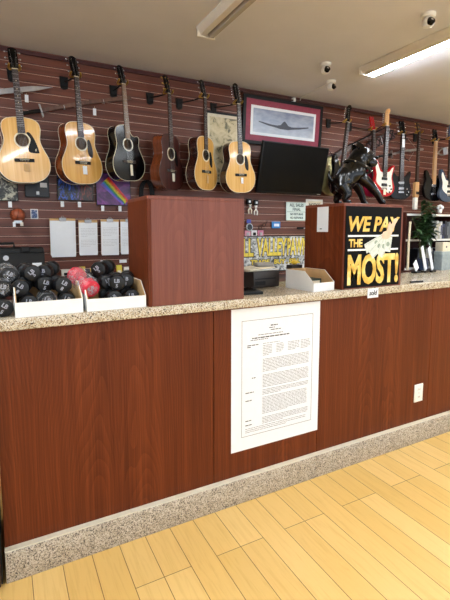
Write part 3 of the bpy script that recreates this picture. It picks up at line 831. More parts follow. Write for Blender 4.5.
def price_tag(g, p, w_, h_, mat, label, rot=0):
    t = thing('price_tag', label, 'price tag', world_of(g,p), g.rotation_euler, 'price tags on the guitars')
    MB().box((-w_/2,-.0012,-h_),(w_/2,0,0)).build('card', mat, t, 0)
    MB().tube([(0,0,0),(0,.002,.02),(.002,.004,.045)], .0009, 4).build('string', M_bone, t)
    return t
def hanger(px, pz, nut, label):
    h = thing('guitar_hanger', label, 'hanger', (px,WALLY,pz), group='black guitar hangers')
    MB().prism([(-.038,.045),(.038,.045),(.030,-.050),(.012,-.062),(-.012,-.062),(-.030,-.050)], -.012, 0).rbox((-.03,-.022,-.045),(.03,-.010,.04),.004,1).build('wall_plate', M_black, h)
    n = Vector(nut)-Vector((px,WALLY,pz))
    b_ = n+Vector((0,.038,-.0))
    MB().tube([(0,-.015,0), b_*.5+Vector((0,0,-.004)), b_], .0065, 8).build('arm', M_black, h)
    for s in (-1,1):
        MB().tube([b_, b_+Vector((s*.034,0,-.003)), b_+Vector((s*.042,-.022,0)), b_+Vector((s*.040,-.058,.008)), b_+Vector((s*.036,-.070,.018))], [.006,.008,.009,.009,.007], 8).build('yoke_prong', M_gold, h)
    return h
M_tagw = M_paper
G = []
def place_ac(key, label, xb, zb, lean, yaw, hook, hlabel, **kw):
    a_ = R(yaw); T = kw.get('T', .105)
    g = acoustic(label, (xb-T*math.sin(a_), 3.965, zb), lean, yaw, **kw)
    n = world_of(g, (0,-T+.006,.886)); hanger(hook[0], hook[1], n, hlabel); return g
g1 = place_ac('a','golden spruce guitar with black pickguard, first from the left',.212,1.875,-3.2,6,(.15,2.78),'black hanger holding the first golden guitar',top=M_spruce,side=M_mahside,guard=M_guard,bridgem=M_black,headm=M_blackg)
price_tag(g1,(.012,-.112,.150),.046,.062,M_card,'brown card tag on the guitar first from the left')
g2 = place_ac('b','glossy amber guitar with wood sides, second from the left',.665,1.888,-3.0,24,(.56,2.78),'black hanger holding the second guitar, above the long sheathed sword',top=M_spruce2,side=M_mahside,guard=M_tort,guard_style=1,bridgem=M_black)
price_tag(g2,(.012,-.112,.150),.042,.07,M_paper,'white price tag on the amber guitar with wood sides')
g3 = place_ac('c','black cutaway acoustic guitar with white edging',1.075,1.935,-4.2,26,(.99,2.77),'black hanger holding the black cutaway guitar',top=M_blackg,side=M_blackg,outline=CUT,boardm=M_worn,neckm=M_blackg,bridgem=M_fret,rosette=M_pearl,scale=.95)
price_tag(g3,(.016,-.112,.150),.028,.095,M_paper2,'long cream price tag on the black cutaway guitar')
g4 = place_ac('d','dark brown mahogany guitar between black guitar and amber guitar',1.475,1.870,-2.6,34,(1.34,2.755),'black hanger holding the dark brown guitar',top=M_browntop,side=M_mahside,guard=M_guard,guard_style=1,binding=M_darkside,buttons=M_gold)
price_tag(g4,(.016,-.112,.155),.040,.075,M_paper2,'cream price tag on the dark brown guitar')
g5 = place_ac('e','golden guitar turned sideways with dark sides, in front of the map print',1.835,1.885,-2.0,30,(1.64,2.745),'black hanger holding the golden guitar in front of the map print',top=M_spruce2,side=M_darkside,guard=M_guard,guard_style=1,bridgem=M_black)
price_tag(g5,(.012,-.112,.140),.026,.075,M_card,'brown price tag on the golden guitar with dark sides')
g6 = place_ac('f','pale golden twelve tuner guitar beside the television',2.225,1.875,-3.0,10,(2.02,2.75),'black hanger holding the golden guitar beside the television',top=M_spruce,side=M_darkside,guard=M_guard,guard_style=1,twelve=True,bridgem=M_black)
price_tag(g6,(.010,-.112,.150),.030,.06,M_paper,'white price tag on the golden guitar beside the television')

# electric guitars
STRAT = [(0,0),(.09,.012),(.15,.06),(.162,.12),(.135,.19),(.122,.24),(.138,.295),(.152,.345),(.135,.372),(.105,.35),(.075,.315),(.03,.298),(-.03,.30),(-.065,.325),(-.095,.385),(-.125,.425),(-.15,.405),(-.150,.34),(-.130,.27),(-.132,.21),(-.162,.13),(-.155,.065),(-.09,.012)]
SG =    [(0,0),(.09,.01),(.15,.055),(.160,.12),(.135,.20),(.128,.25),(.145,.31),(.135,.352),(.10,.31),(.06,.285),(.025,.288),(-.025,.288),(-.06,.29),(-.10,.325),(-.135,.37),(-.145,.32),(-.128,.25),(-.135,.20),(-.16,.12),(-.15,.055),(-.09,.01)]
LP =    [(0,0),(.09,.008),(.15,.055),(.165,.12),(.138,.19),(.112,.24),(.112,.275),(.128,.315),(.118,.345),(.08,.322),(.035,.318),(-.0,.335),(-.05,.36),(-.10,.352),(-.128,.31),(-.118,.25),(-.138,.19),(-.165,.12),(-.15,.055),(-.09,.008)]
JAZZ =  [(0,0),(.08,.0),(.15,.03),(.175,.09),(.150,.17),(.118,.23),(.128,.29),(.150,.345),(.135,.375),(.10,.345),(.065,.305),(.03,.292),(-.03,.292),(-.07,.33),(-.105,.39),(-.14,.41),(-.152,.36),(-.138,.29),(-.155,.22),(-.168,.15),(-.14,.06),(-.07,.015)]
def electric(label, loc, lean, yaw, outline, bodym, neckm, boardm, headm, guardm=None, style='inline', pick=2, knobs=3, scale=1.0, guard=None, buttons=None, sockets=None):
    g = thing('electric_guitar', label, 'guitar', loc, (0,R(lean),R(yaw)), 'electric guitars on the wall')
    g.scale = (scale,)*3
    T = .044; out = catmull(outline, 4)
    bm = bmesh.new()
    mb = MB().prism(out, -T+.004, -.004)
    s_ = [(x*.975, .008+(z-.008)*.985+.001) for x, z in out]
    mb = MB()
    n = len(out)
    rings = [(-.0,s_),(-.005,out),(-T+.005,out),(-T,s_)]
    vs = [(p[0],y,p[1]) for y, r_ in rings for p in r_]
    fs = [list(range(n)), list(range(4*n-1,3*n-1,-1))]
    for k in range(3): fs += [(k*n+i,k*n+(i+1)%n,(k+1)*n+(i+1)%n,(k+1)*n+i) for i in range(n)]
    mb.add(vs, fs); mb.build('body', bodym, g, 40)
    if guardm is not None:
        gp = catmull(guard or [(.0,.085),(.07,.045),(.125,.07),(.120,.15),(.105,.22),(.112,.28),(.128,.34),(.10,.325),(.06,.285),(-.05,.28),(-.085,.325),(-.122,.385),(-.135,.33),(-.115,.25),(-.115,.17),(-.06,.115)], 4)
        MB().prism(gp, -T-.003,-T-.0004).build('pickguard', guardm, g, 0)
    yb = -T-.002; nz1 = .80
    MB().prism([(-.028,.27),(.028,.27),(.0215,nz1),(-.0215,nz1)], yb-.006, yb+.014).build('neck', neckm, g, 0)
    fb = MB().prism([(-.029,.225),(.029,.225),(.0215,nz1),(-.0215,nz1)], yb-.012, yb-.006).build('fingerboard', boardm, g, 0)
    fr = MB()
    for i in range(1,22):
        z = nz1-.648*(1-2**(-i/12)); w_ = .0215+.0075*(nz1-z)/(nz1-.225); fr.box((-w_,yb-.0136,z-.001),(w_,yb-.0115,z+.001))
    fr.build('frets', M_steel, fb, 0)
    MB().box((-.022,yb-.015,nz1),(.022,yb+.01,nz1+.005)).build('nut', M_bone, g, 0)
    if style == 'inline':
        hp = catmull([(-.022,0),(-.034,.022),(-.035,.06),(-.033,.11),(-.030,.16),(-.012,.185),(.018,.19),(.034,.172),(.030,.150),(.018,.135),(.022,.09),(.022,.04),(.022,.0)],3)
        Mx = Matrix.Translation((0,yb-.004,nz1+.005))
        hd = MB().prism(hp, 0, .013, 0, Mx).build('headstock', headm, g, 30)
        tuner_set(hd, Mx, .165, .034, 6, M_chrome, buttons or M_chrome, .013, -1)
    else:
        hs = MB(); Mx = headstock(hs, nz1+.005, nz1+.175, .0225, .037, 12, y=yb-.004, crown=-.012)
        hd = hs.build('headstock', headm, g, 40)
        tuner_set(hd, Mx, .17, .037, 3, M_chrome, buttons or M_chrome)
    for i in range(pick):
        z = .205-.07*i
        MB().rbox((-.040,-T-.012,z-.016),(.040,-T-.0005,z+.016),.003,1).build('pickup', M_black if bodym is not M_blackg else M_chrome, g)
    MB().rbox((-.042,-T-.014,.075),(.042,-T-.0005,.10),.003,1).build('bridge', M_chrome, g)
    for i in range(knobs):
        MB().lathe([(.010,0),(.009,.012),(.007,.014)], 14, 0, Matrix.Translation((.085+.022*(i%2),-T-.0005,.055+.036*i)) @ Matrix.Rotation(PI/2,4,'X')).build('knob', M_black if guardm else M_chrome, g)
    st = MB()
    for i in range(6): st.tube([(-.026+.0104*i,-T-.0145,.088),(-.017+.0068*i,yb-.0155,nz1+.003)], .0006, 4)
    st.build('strings', M_steel, g)
    return g
def place_el(label, xb, zb, lean, yaw, hook, hlabel, *a_, y=3.92, **kw):
    g = electric(label, (xb,y,zb), lean, yaw, *a_, **kw)
    n = world_of(g, (0,-.035,.815)); hanger(hook[0], hook[1], n, hlabel); return g
e1 = place_el('black electric guitar behind the dog statue, nearest the television',3.52,1.90,8,10,(3.56,2.77),'black hanger holding the electric guitar nearest the television',STRAT,M_blackg,M_fret,M_fret,M_blackg,None,pick=2,scale=1.05,y=3.88)
e2 = place_el('wine red electric guitar mostly hidden behind the dog statue',4.19,1.90,-3,5,(3.90,2.765),'black hanger holding the red headed guitar behind the statue',LP,M_wine,M_fret,M_fret,M_redlac,None,style='three',buttons=M_redlac,scale=1.02,y=3.99)
e3 = place_el('red electric guitar with white pickguard and natural headstock',4.23,1.90,1,-5,(4.30,2.765),'black hanger holding the red and white guitar',STRAT,M_redlac,M_fret,M_fret,M_maple,M_pearl,scale=1.06,y=3.86)
e4 = place_el('black electric guitar with chrome pickups beside the red and white one',4.70,1.89,-.6,-12,(4.60,2.75),'black hanger holding the black guitar beside the red and white one',SG,M_blackg,M_fret,M_fret,M_blackg,None,style='three',scale=1.04,y=3.99)
price_tag(e4,(0,-.066,.735),.040,.10,M_paper,'white price tag high on the neck of the black guitar')
price_tag(e3,(.0,-.062,.085),.040,.07,M_paper2,'cream price tag on the red and white guitar')
price_tag(e2,(.0,-.064,.11),.045,.07,M_paper2,'cream price tag on the wine red guitar behind the statue')
e6 = place_el('black electric guitar with pale maple neck near the plant',5.33,1.89,0,-6,(5.10,2.75),'black hanger holding the maple necked black guitar',JAZZ,M_blackg,M_maple,M_maple,M_blackg,None,style='three',pick=1,scale=1.0,y=3.98)
e7 = place_el('blue grey glossy electric guitar cut off by the right edge',5.52,1.87,-2,-8,(5.50,2.75),'black hanger holding the blue grey guitar',STRAT,M_navy,M_fret,M_fret,M_navy,M_pearl,scale=1.05,y=3.87)
# slim stick guitar
sk = thing('stick_guitar', 'very slim stick guitar with a narrow natural wood body', 'guitar', (4.93,3.93,1.76), (0,R(0),R(10)))
MB().rbox((-.036,-.04,.0),(.036,0,.16),.006).build('end_block', M_pearl, sk)
MB().rbox((-.045,-.045,.16),(.045,0,.36),.006).build('body', M_maple, sk)
MB().rbox((-.035,-.053,.20),(.035,-.0445,.235),.003,1).build('pickup', M_black, sk)
skn = MB().prism([(-.027,.36),(.027,.36),(.0215,.985),(-.0215,.985)], -.042, -.018)
skn = skn.build('neck', M_fret, sk, 0)
fr = MB()
for i in range(1,20): 
    z = .985-.62*(1-2**(-i/12)); fr.box((-.023,-.0445,z-.001),(.023,-.0415,z+.001))
fr.build('frets', M_steel, skn, 0)
hs = MB(); Mx = headstock(hs, .985, 1.14, .0225, .034, 12, y=-.042); hd = hs.build('headstock', M_fret, sk, 40)
tuner_set(hd, Mx, .155, .034, 3, M_gold, M_gold)
hanger(4.88,2.755, world_of(sk,(0,-.030,1.0)), 'black hanger holding the slim stick guitar')
# olive gold gong
gg = thing('brass_gong', 'round olive gold disc hanging behind the black guitar by the television', 'gong', (3.55,3.985,2.13), (R(90),0,R(8)))
def gongmat():
    t = NT('olive_brass'); n = t.noise(t.coord(), 9, 3); t.col(t.ramp(n, [(.3, srgb(128,118,78)), (.7, srgb(166,154,106))])); return t.p(.3, .55)
MB().lathe([(.0,.012),(.03,.02),(.06,.006),(.19,.0),(.225,-.006),(.235,-.024),(.228,-.026),(.0,-.005)], 40).build('disc', gongmat(), gg, 40)
MB().tube([(0,.20,.0),(0,.27,-.03),(0,.30,-.055)], .004, 6).build('cord', M_black, gg)

# ------------------------------------------------------------------ swords and other long things
def sword(label, a, b, blade, hilt_len, guard_r, hiltm, bladem, guardm, name='sword', wid=.014, tip=True):
    A = Vector(a); B = Vector(b); d = B-A; L = d.length
    ang = math.atan2(d.z, d.x); 
    s = thing(name, label, 'sword', a, (0,-ang,0), 'swords on the slats')
    MB().tube([(0,0,0),(hilt_len*.5,0,0),(hilt_len,0,0)], [.015,.017,.015], 10).ell((0,0,0),(.018,.018,.018),10,6).build('hilt', hiltm, s)
    MB().prism([(hilt_len,-guard_r),(hilt_len+.012,-guard_r*.9),(hilt_len+.012,guard_r*.9),(hilt_len,guard_r)], -.014,.014).build('guard', guardm, s)
    n = 14; pts = []
    for i in range(n+1):
        x = hilt_len+.012+(L-hilt_len-.012)*i/n; c = .012*math.sin(PI*i/n)
        w_ = wid*(1 if i < n-2 or not tip else (n-i)/3+.02)
        pts.append((x,c,w_))
    out = [(x,c-w_) for x,c,w_ in pts]+[(x,c+w_) for x,c,w_ in pts[::-1]]
    MB().prism(out, -.006 if blade else -.011, .006 if blade else .011).build('blade' if blade else 'scabbard', bladem, s, 40)
    for t_ in (.35,.72):
        MB().tube([(L*t_,.05,0),(L*t_,-.018,-wid-.004),(L*t_,-.02,wid)], .003, 6).build('wall_hook', M_steel, s)
    return s
def hang_tag(p, label, w_=.028, h_=.06):
    t = thing('price_tag', label, 'price tag', p, group='price tags on the wall weapons')
    MB().box((-w_/2,-.0012,-h_),(w_/2,0,0)).build('card', M_paper, t, 0)
    MB().tube([(0,0,0),(0,.004,.02)], .001, 4).build('string', M_bone, t)
sword('bare steel sword blade crossing behind the neck of the first guitar', (-.42,4.04,2.475),(.46,4.04,2.705), True,.16,.05,M_black,M_steel,M_steel,wid=.020)
hang_tag((.25,4.02,2.61),'white tag hanging from the bare steel sword')
sword('sheathed sword with black hilt and brown scabbard behind the second guitar', (.225,4.045,2.465),(1.14,4.045,2.715), False,.135,.055,M_black,wood('scabbard_wood', srgb(70,44,34), srgb(96,64,50), srgb(120,84,66),(4,4,4),1,.5),M_steel,wid=.016,tip=False)
hang_tag((.80,4.02,2.57),'white tag hanging from the brown scabbard')
sword('slim bare sword behind the black guitar with the chrome pickups', (4.42,4.076,2.44),(5.22,4.076,2.60), True,.22,.05,M_black,M_steel,M_steel,wid=.014)
# rifle stock
rf = thing('air_rifle', 'long gun with brown stock and black barrel behind the statue guitar', 'rifle', (3.52,4.068,2.33), (0,R(-24.5),0))
MB().prism(catmull([(0,-.05),(.0,.03),(.18,.025),(.30,.03),(.60,.022),(.62,-.005),(.42,-.012),(.33,-.035),(.24,-.02),(.12,-.055)],4), -.018,.018).build('stock', wood('gun_stock', srgb(44,24,16), srgb(62,36,24), srgb(80,48,32),(3,3,10),1,.35), rf, 40)
MB().tube([(.30,0,.032),(1.1,0,.032)], .009, 10).build('barrel', M_black, rf)
MB().tube([(.33,0,-.03),(.35,0,-.062),(.40,0,-.06),(.42,0,-.015)], .004, 6).build('trigger_guard', M_black, rf)
for x in (.15,.75): MB().tube([(x,.028,-.02),(x,-.02,-.03),(x,-.025,.0)], .004, 6).build('wall_hook', M_steel, rf)
# lattice wrapped scabbard
lt = thing('wrapped_staff', 'dark staff wrapped in a diamond lattice between red headstock and red guitar', 'staff', (4.14,4.02,2.52), (0,R(-25),0))
MB().rbox((0,-.012,-.05),(.50,.012,.05),.004,1).build('core', plain('mauve_wrap', srgb(92,58,56), .5), lt)
la = MB()
for i in range(6):
    x = .02+.08*i
    la.tube([(x,-.014,-.048),(x+.08,-.014,.048)], .006, 6).tube([(x,-.014,.048),(x+.08,-.014,-.048)], .006, 6)
la.tube([(0,-.013,.05),(.5,-.013,.05)], .007, 6).tube([(0,-.013,-.05),(.5,-.013,-.05)], .007, 6)
la.build('lattice_wrap', M_black, lt)
MB().tube([(.25,.05,.06),(.25,-.02,.055),(.25,-.02,-.055)], .004, 6).build('wall_hook', M_steel, lt)
# crossbow-like silver item
cw = thing('crossbow', 'silver grey crossbow behind the slim stick guitar', 'crossbow', (4.72,4.015,2.52), (0,R(-8),0))
MB().rbox((0,-.012,-.014),(.46,.012,.014),.004,1).build('tiller', M_steel, cw)
MB().tube([(.16,0,.16),(.10,0,.12),(.06,0,.03),(.05,0,0),(.06,0,-.03),(.10,0,-.10),(.16,0,-.13)], .007, 8).build('bow', M_black, cw)
MB().tube([(.16,0,.16),(.32,0,.02),(.16,0,-.13)], .002, 5).build('bowstring', M_steel, cw)
MB().tube([(.3,0,0),(.3,.084,.01)], .004, 6).build('wall_hook', M_steel, cw)
# horn
hn = thing('trumpet', 'tarnished coiled trumpet hanging near the right edge', 'trumpet', (5.52,4.04,2.56), (0,R(-16),0))
ring = [(.16+.14*math.cos(2*PI*k/24)*1.0, 0, .045*math.sin(2*PI*k/24)) for k in range(25)]
MB().tube(ring, .009, 8).tube([(.02,0,.0),(-.05,0,0)], .007, 8).build('tubing', M_steel, hn)
MB().tube([(.30,.0,.0),(.40,0,.0),(.46,0,0),(.49,0,0)], [.009,.014,.03,.055], 14).build('bell', M_steel, hn)
for i in range(3): MB().tube([(.12+.035*i,-.012,-.05),(.12+.035*i,-.012,.05)], .010, 10).build('valve', M_steel, hn)
MB().tube([(.16,0,.045),(.16,.05,.06)], .004, 6).build('wall_hook', M_steel, hn)

# ------------------------------------------------------------------ picture, map, television
def framed(name, label, x0, x1, z0, z1, y, layers, depth=.025, group=None, lean=0):
    p = thing(name, label, 'picture', ((x0+x1)/2, y, z0), (R(lean),0,0), group)
    w = (x1-x0)/2; h = z1-z0; ins = 0; yy = -depth
    fr = MB(); f = layers[0][1]
    fr.box((-w,-depth,0),(w,0,f)).box((-w,-depth,h-f),(w,0,h)).box((-w,-depth,f),(-w+f,0,h-f)).box((w-f,-depth,f),(w,0,h-f))
    fr.build('frame', layers[0][0], p, 0)
    ins = f; yy = -depth*.75
    for i, (m, wd, nm) in enumerate([(l[0], l[1], l[2]) for l in layers[1:]]):
        MB().box((-w+ins,yy-.0015*i-.001,ins),(w-ins,yy-.0015*i,h-ins)).build(nm, m, p, 0)
        ins += wd
    return p
def wingless():
    t = NT('wintry_landscape_print'); tc = t.n('ShaderNodeTexCoord'); sp_ = t.n('ShaderNodeSeparateXYZ'); t.l(tc.outputs['Generated'], sp_.inputs[0])
    sky = t.ramp(sp_.outputs[2], [(0, srgb(196,206,220)), (.3, srgb(170,182,202)), (.55, srgb(150,164,190)), (1, srgb(112,124,156))])
    n = t.noise(t.coord((3,1,7),kind='Object'), 3, 4)
    t.col(t.mix(.35, sky, t.ramp(n, [(.3, srgb(110,120,150)), (.7, srgb(208,214,224))]))); return t.p(.3)
fp = framed('framed_picture','wide framed picture with maroon mat hanging above the television',2.345,3.42,2.425,2.925,WALLY-.012,
   [(M_black,.035,''),(plain('maroon_mat', srgb(142,48,72), .55),.062,'mat'),(M_paper,.030,'inner_mat'),(wingless(),0,'print')], .03, lean=4)
hil = [(-.34,.245),(-.26,.235),(-.18,.225),(-.10,.222),(-.05,.232),(-.022,.262),(0,.276),(.022,.262),(.05,.232),(.10,.222),(.18,.228),(.26,.238),(.34,.247),(.34,.236),(.22,.212),(.10,.196),(.05,.188),(-.05,.188),(-.10,.196),(-.22,.210),(-.34,.236)]
MB().prism(hil, -.0292,-.0271).build('printed_ridge', plain('slate_print', srgb(66,70,84), .5), fp, 0)
framed('framed_map','cream map print in a dark frame behind the golden guitars',1.90,2.32,1.97,2.70,WALLY-.008,
   [(M_black,.022,''),(M_paper2,.03,'mat'),(noisy('map_print', [(.38,srgb(120,116,92)),(.46,srgb(204,190,150)),(.6,srgb(222,210,176))],11,.5),0,'print')], .02, lean=3)
tv = thing('television', 'flat black television tilted down from the slatted wall', 'television', (2.892,3.955,1.895), (R(13.5),0,R(1)))
MB().rbox((-.447,-.03,0),(.447,.012,.535),.006,2).build('casing', M_black, tv)
MB().box((-.436,-.0315,.022),(.436,-.0298,.524)).build('screen', plain('tv_screen', srgb(5,5,6), .25, 0, .12), tv, 0)
MB().rbox((-.2,.012,.14),(.2,.045,.4),.01,2).build('rear_housing', M_black, tv)
MB().box((.38,-.0318,.008),(.43,-.03,.014)).build('logo_plate', M_steel, tv, 0)
MB().rbox((-.1,.04,.24),(.1,.075,.34),.004,1).tube([(-.05,.07,.30),(-.05,.18,.30)], .016, 8).tube([(.05,.07,.30),(.05,.18,.30)], .016, 8).build('wall_bracket', M_black, tv)
# dark bar behind tv lower edge / shelf line
# ------------------------------------------------------------------ signs under the television
M_mint = plain('mint_white_card', srgb(214,228,222), .5, 0, .4, 0, .03)
sl = thing('wall_sign', 'pale green ALL SALES FINAL sign below the television', 'sign', (3.105,WY-.012,1.60), (R(-1),0,0))
MB().rbox((-.152,-.003,0),(.152,0,.212),.002,1).build('board', M_mint, sl)
MB().box((-.14,-.0036,.098),(.14,-.0026,.102)).build('stripe', M_inkg, sl, 0)
for s_, z_, q in (('ALL SALES',.162,.050),('FINAL',.113,.050),('NO RETURNS',.062,.034),('NO REFUNDS',.020,.034)):
    text('lettering', s_, q, M_inkg, sl, (0,-.0035,z_), align='CENTER', bold=.0012, sx=.9)
ct = thing('wall_sign', 'white framed notice partly hidden behind the sign box', 'sign', (3.37,WY-.012,1.55), (R(-1),0,0))
MB().rbox((-.13,-.004,0),(.13,0,.305),.002,1).build('board', M_white, ct)
MB().box((-.095,-.0046,.15),(.10,-.0036,.28)).build('print', M_paper2, ct, 0)
text('lettering', 'NOTICE', .045, M_inkdark, ct, (0,-.0050,.225), align='CENTER', bold=.0012)
bt = thing('blue_packet','small blue and white packet hanging on the slats above the banner','packet',(2.81,WY-.012,1.51))
MB().rbox((-.058,-.012,0),(.058,0,.075),.003,1).build('pack', plain('blue_pack', srgb(50,130,200), .4), bt)
MB().box((-.03,-.0135,.02),(.04,-.0115,.05)).build('pack_label', M_paper, bt, 0)
tl = thing('pocket_knife','black folding knife lying on a slat hook above the banner','knife',(3.18,WY-.012,1.50))
MB().rbox((-.07,-.012,0),(.03,0,.018),.004,1).build('handle', M_black, tl)
MB().prism([(.03,.002),(.09,.006),(.10,.012),(.03,.016)], -.008,-.005).build('blade', M_steel, tl, 0)
def bannermat():
    t = NT('grey_money_print'); c = t.coord((7,7,10),(0,.6,0)); n = t.noise(c, 1.2, 5, .7, 1.8)
    t.col(t.ramp(n, [(.36,srgb(40,40,42)),(.46,srgb(150,152,152)),(.58,srgb(224,226,224))])); return t.p(.45)
bn = thing('shop_banner', 'banner with yellow ALL VALLEY PAWN lettering on the slats', 'banner', (2.80,WY-.014,1.01))
MB().box((-.62,-.002,0),(.60,0,.415)).build('sheet', M_inkdark, bn, 0)
MB().box((-.605,-.003,.012),(.585,-.0018,.403)).build('print', bannermat(), bn, 0)
def yel():
    t = NT('yellow_lettering'); n = t.noise(t.coord((5,5,5)), 2, 2); t.col(t.ramp(n, [(.3, srgb(214,180,40)), (.7, srgb(244,226,96))])); return t.p(.45)
M_yel = yel()
for wd_, x0_, x1_ in (('ALL',-.53,-.29),('VALLEY',-.245,.165),('PAWN',.175,.47)):
    text('lettering', wd_, .2, M_inkdark, bn, (0,-.0034,0), bold=.012, ext=.0004, fit=(x0_-.010,.172,x1_+.010,.394))
    text('lettering', wd_, .2, M_yel, bn, (0,-.0046,0), bold=.006, ext=.0004, fit=(x0_,.182,x1_,.385))
text('lettering', 'TRADE . BUY . SELL', .1, M_inkdark, bn, (0,-.0034,0), bold=.012, ext=.0004, fit=(-.335,.080,.372,.150))
text('lettering', 'TRADE . BUY . SELL', .1, M_yel, bn, (0,-.0046,0), bold=.004, ext=.0004, fit=(-.328,.087,.364,.143))
# hanging tools at the left of the banner
def pliers(x, z, m, lb, L=.12):
    p = thing('pliers', lb, 'tool', (x,WY-.03,z), group='hand tools hanging by the banner')
    for s in (-1,1):
        MB().tube([(s*.004,0,L),(s*.012,0,L*.8),(-s*.004,0,L*.62),(s*.02,0,L*.3),(s*.016,0,0)], [.005,.007,.007,.008,.007], 8).build('handle', m, p)
    MB().prism(circle(0,L*.64,.010,14), -.01,.008).build('pivot', M_steel, p)
    MB().tube([(0,.0,L+.005),(0,.033,L+.01)], .003, 6).build('hook', M_steel, p)
pliers(2.455,1.67,M_paper2,'pale handled pliers hanging beside the plain mahogany box, left of two')
pliers(2.53,1.655,M_white,'pale handled pliers hanging beside the plain mahogany box, right of two')
for x, z, lb in ((2.44,1.80,'black tool hanging below the television, left of two'),(2.53,1.79,'black tool hanging below the television, right of two')):
    p = thing('tape_measure', lb, 'tool', (x,WY-.03,z), group='black tools under the television')
    MB().rbox((-.03,-.015,-.03),(.03,.015,.03),.01,2).build('case', M_black, p); MB().box((-.012,-.017,-.012),(.012,-.0145,.012)).build('label', M_steel, p, 0)
    MB().tube([(0,.01,.02),(0,.033,.03)], .003, 6).build('hook', M_steel, p)
lp_ = thing('magnifier','round black and steel magnifier hanging left of the banner top','magnifier',(2.45,WY-.02,1.52))
MB().lathe([(.040,0),(.045,.006),(.040,.012)], 24, 0, Matrix.Rotation(PI/2,4,'X')).build('rim', M_steel, lp_)
MB().prism(circle(0,0,.034,20), -.0135,-.011).build('lens', M_blackg, lp_)
MB().rbox((-.035,-.01,.045),(.02,.0,.085),.004,1).build('blue_tab', plain('blue_tab', srgb(60,70,160), .4), lp_)
ey = thing('eyeglasses','folded dark eyeglasses hanging left of the blue packet','glasses',(2.62,WY-.02,1.535), (0,R(-20),0))
for s in (-1,1): MB().tube([(s*.028+.022*math.cos(2*PI*k/16),0,.018*math.sin(2*PI*k/16)) for k in range(17)], .003, 6).build('rim', M_tort, ey)
MB().tube([(-.05,0,0),(-.06,.01,-.03),(.05,.01,-.045)], .003, 6).tube([(.05,0,0),(.09,.01,.03)], .003, 6).tube([(-.008,0,.004),(.008,0,.004)], .003, 6).build('temple', M_tort, ey)
for i in range(3):
    c_ = (srgb(220,150,170), srgb(225,220,222), srgb(200,120,150))[i]
    p = thing('blister_pack', ('pink blister pack nearest the plain mahogany box above the banner','white blister pack in the middle above the banner','dusky pink blister pack right of the white one above the banner')[i],'packet',(2.435+.085*i,WY-.012,1.42),group='small packs above the banner')
    MB().rbox((-.038,-.004,0),(.038,0,.065),.002,1).build('card', plain('pack_tint_%d' % i, c_, .5), p)
    MB().rbox((-.018,-.016,.008),(.018,-.004,.042),.004,1).build('blister', M_black if i == 1 else M_steel, p)

# ------------------------------------------------------------------ shelf of discs, plant, boxes on the back counter (right)
su = thing('shelf_unit', 'dark shelf unit with white shelf edges behind the plant', 'shelf', (5.55,3.72,BZ))
for x in (-1.0,.0,.62): MB().box((x-.012,.0,0),(x+.012,.34,.735)).build('upright', M_darkwood, su, 0)
MB().box((-1.0,.34,0),(.62,.355,.735)).build('back_board', plain('maroon_back', srgb(70,30,30), .6), su, 0)
for z in (.012,.375,.70):
    s_ = MB().box((-.988,.002,z),(-.012,.34,z+.014)).box((.012,.002,z),(.608,.34,z+.014)).build('shelf_board', M_darkwood, su, 0)
    MB().box((-1.0,-.006,z-.002),(.62,.001,z+.024)).build('shelf_edge', M_white, s_, 0)
dc = [srgb(60,64,74), srgb(190,190,186), srgb(52,58,90), srgb(120,124,128), srgb(176,170,150), srgb(36,36,40), srgb(90,96,110), srgb(205,205,204)]
dcm = [plain('case_spine_%d' % i, c_, .35) for i, c_ in enumerate(dc)]
cn = ['slate','pale grey','navy','mid grey','beige','black','blue grey','white']
ordw = 'first second third fourth fifth sixth seventh eighth ninth tenth eleventh twelfth thirteenth fourteenth fifteenth sixteenth seventeenth eighteenth'.split()
for row, zz, xa, xb in ((0,BZ+.39,5.06,5.66),(1,BZ+.027,4.84,5.40)):
    x = xa; i = 0
    while x < xb and i < len(ordw):
        wd = (.034,.042,.050,.038)[(i*7+row)%4]; hh = (.22,.24,.21,.25)[(i*5+row)%4]; k = (i*3+row*5) % 8
        if abs(x+wd/2-5.55) < .045: x += .03; continue
        d = thing('disc_case', '%s disc case, %s from the left on the %s' % (cn[k], ordw[i], ('upper shelf behind the plant','lower shelf behind the plant pot')[row]), 'disc case', (x+wd/2,3.76,zz), group='disc cases on the shelf')
        MB().rbox((-wd/2,0,0),(wd/2,.14,hh),.0015,1).build('case', dcm[k], d)
        MB().box((-wd*.3,-.0008,hh*.25),(wd*.3,.0005,hh*.8)).build('spine_label', dcm[(k+3)%8], d, 0)
        x += wd+.003; i += 1
gb = thing('storage_box', 'grey blue box under a cream box near the right edge', 'box', (5.14,3.56,BZ))
MB().rbox((-.165,-.06,0),(.165,.06,.24),.004,1).build('body', plain('grey_blue_box', srgb(150,164,170), .5), gb)
MB().rbox((-.168,-.062,.205),(.168,.062,.243),.003,1).build('lid', plain('grey_blue_lid', srgb(164,178,182), .5), gb)
MB().box((.03,-.0625,.03),(.13,-.0595,.15)).build('label', M_mint, gb, 0)
cbx = thing('storage_box', 'cream speaker box standing on the grey blue box', 'box', (5.10,3.56,BZ+.244))
MB().rbox((-.115,-.055,0),(.115,.055,.115),.004,1).build('body', M_paper2, cbx)
for s in (-1,1): MB().prism(circle(s*.045,.058,.014,16), -.057,-.0545).build('knob', M_ink, cbx)
# white flower pot ornaments above shelf
fl = thing('white_flower', 'small white flower ornament above the white shelf edge', 'ornament', (5.30,3.8,BZ+.742))
MB().lathe([(.022,0),(.03,.03),(.026,.055)], 16).build('vase', M_white, fl)
for i in range(6):
    a_ = 2*PI*i/6; MB().ell((.04*math.cos(a_),.02*math.sin(a_),.085+.015*math.sin(a_*2)),(.026,.018,.02),10,6).build('petal', M_paper, fl)
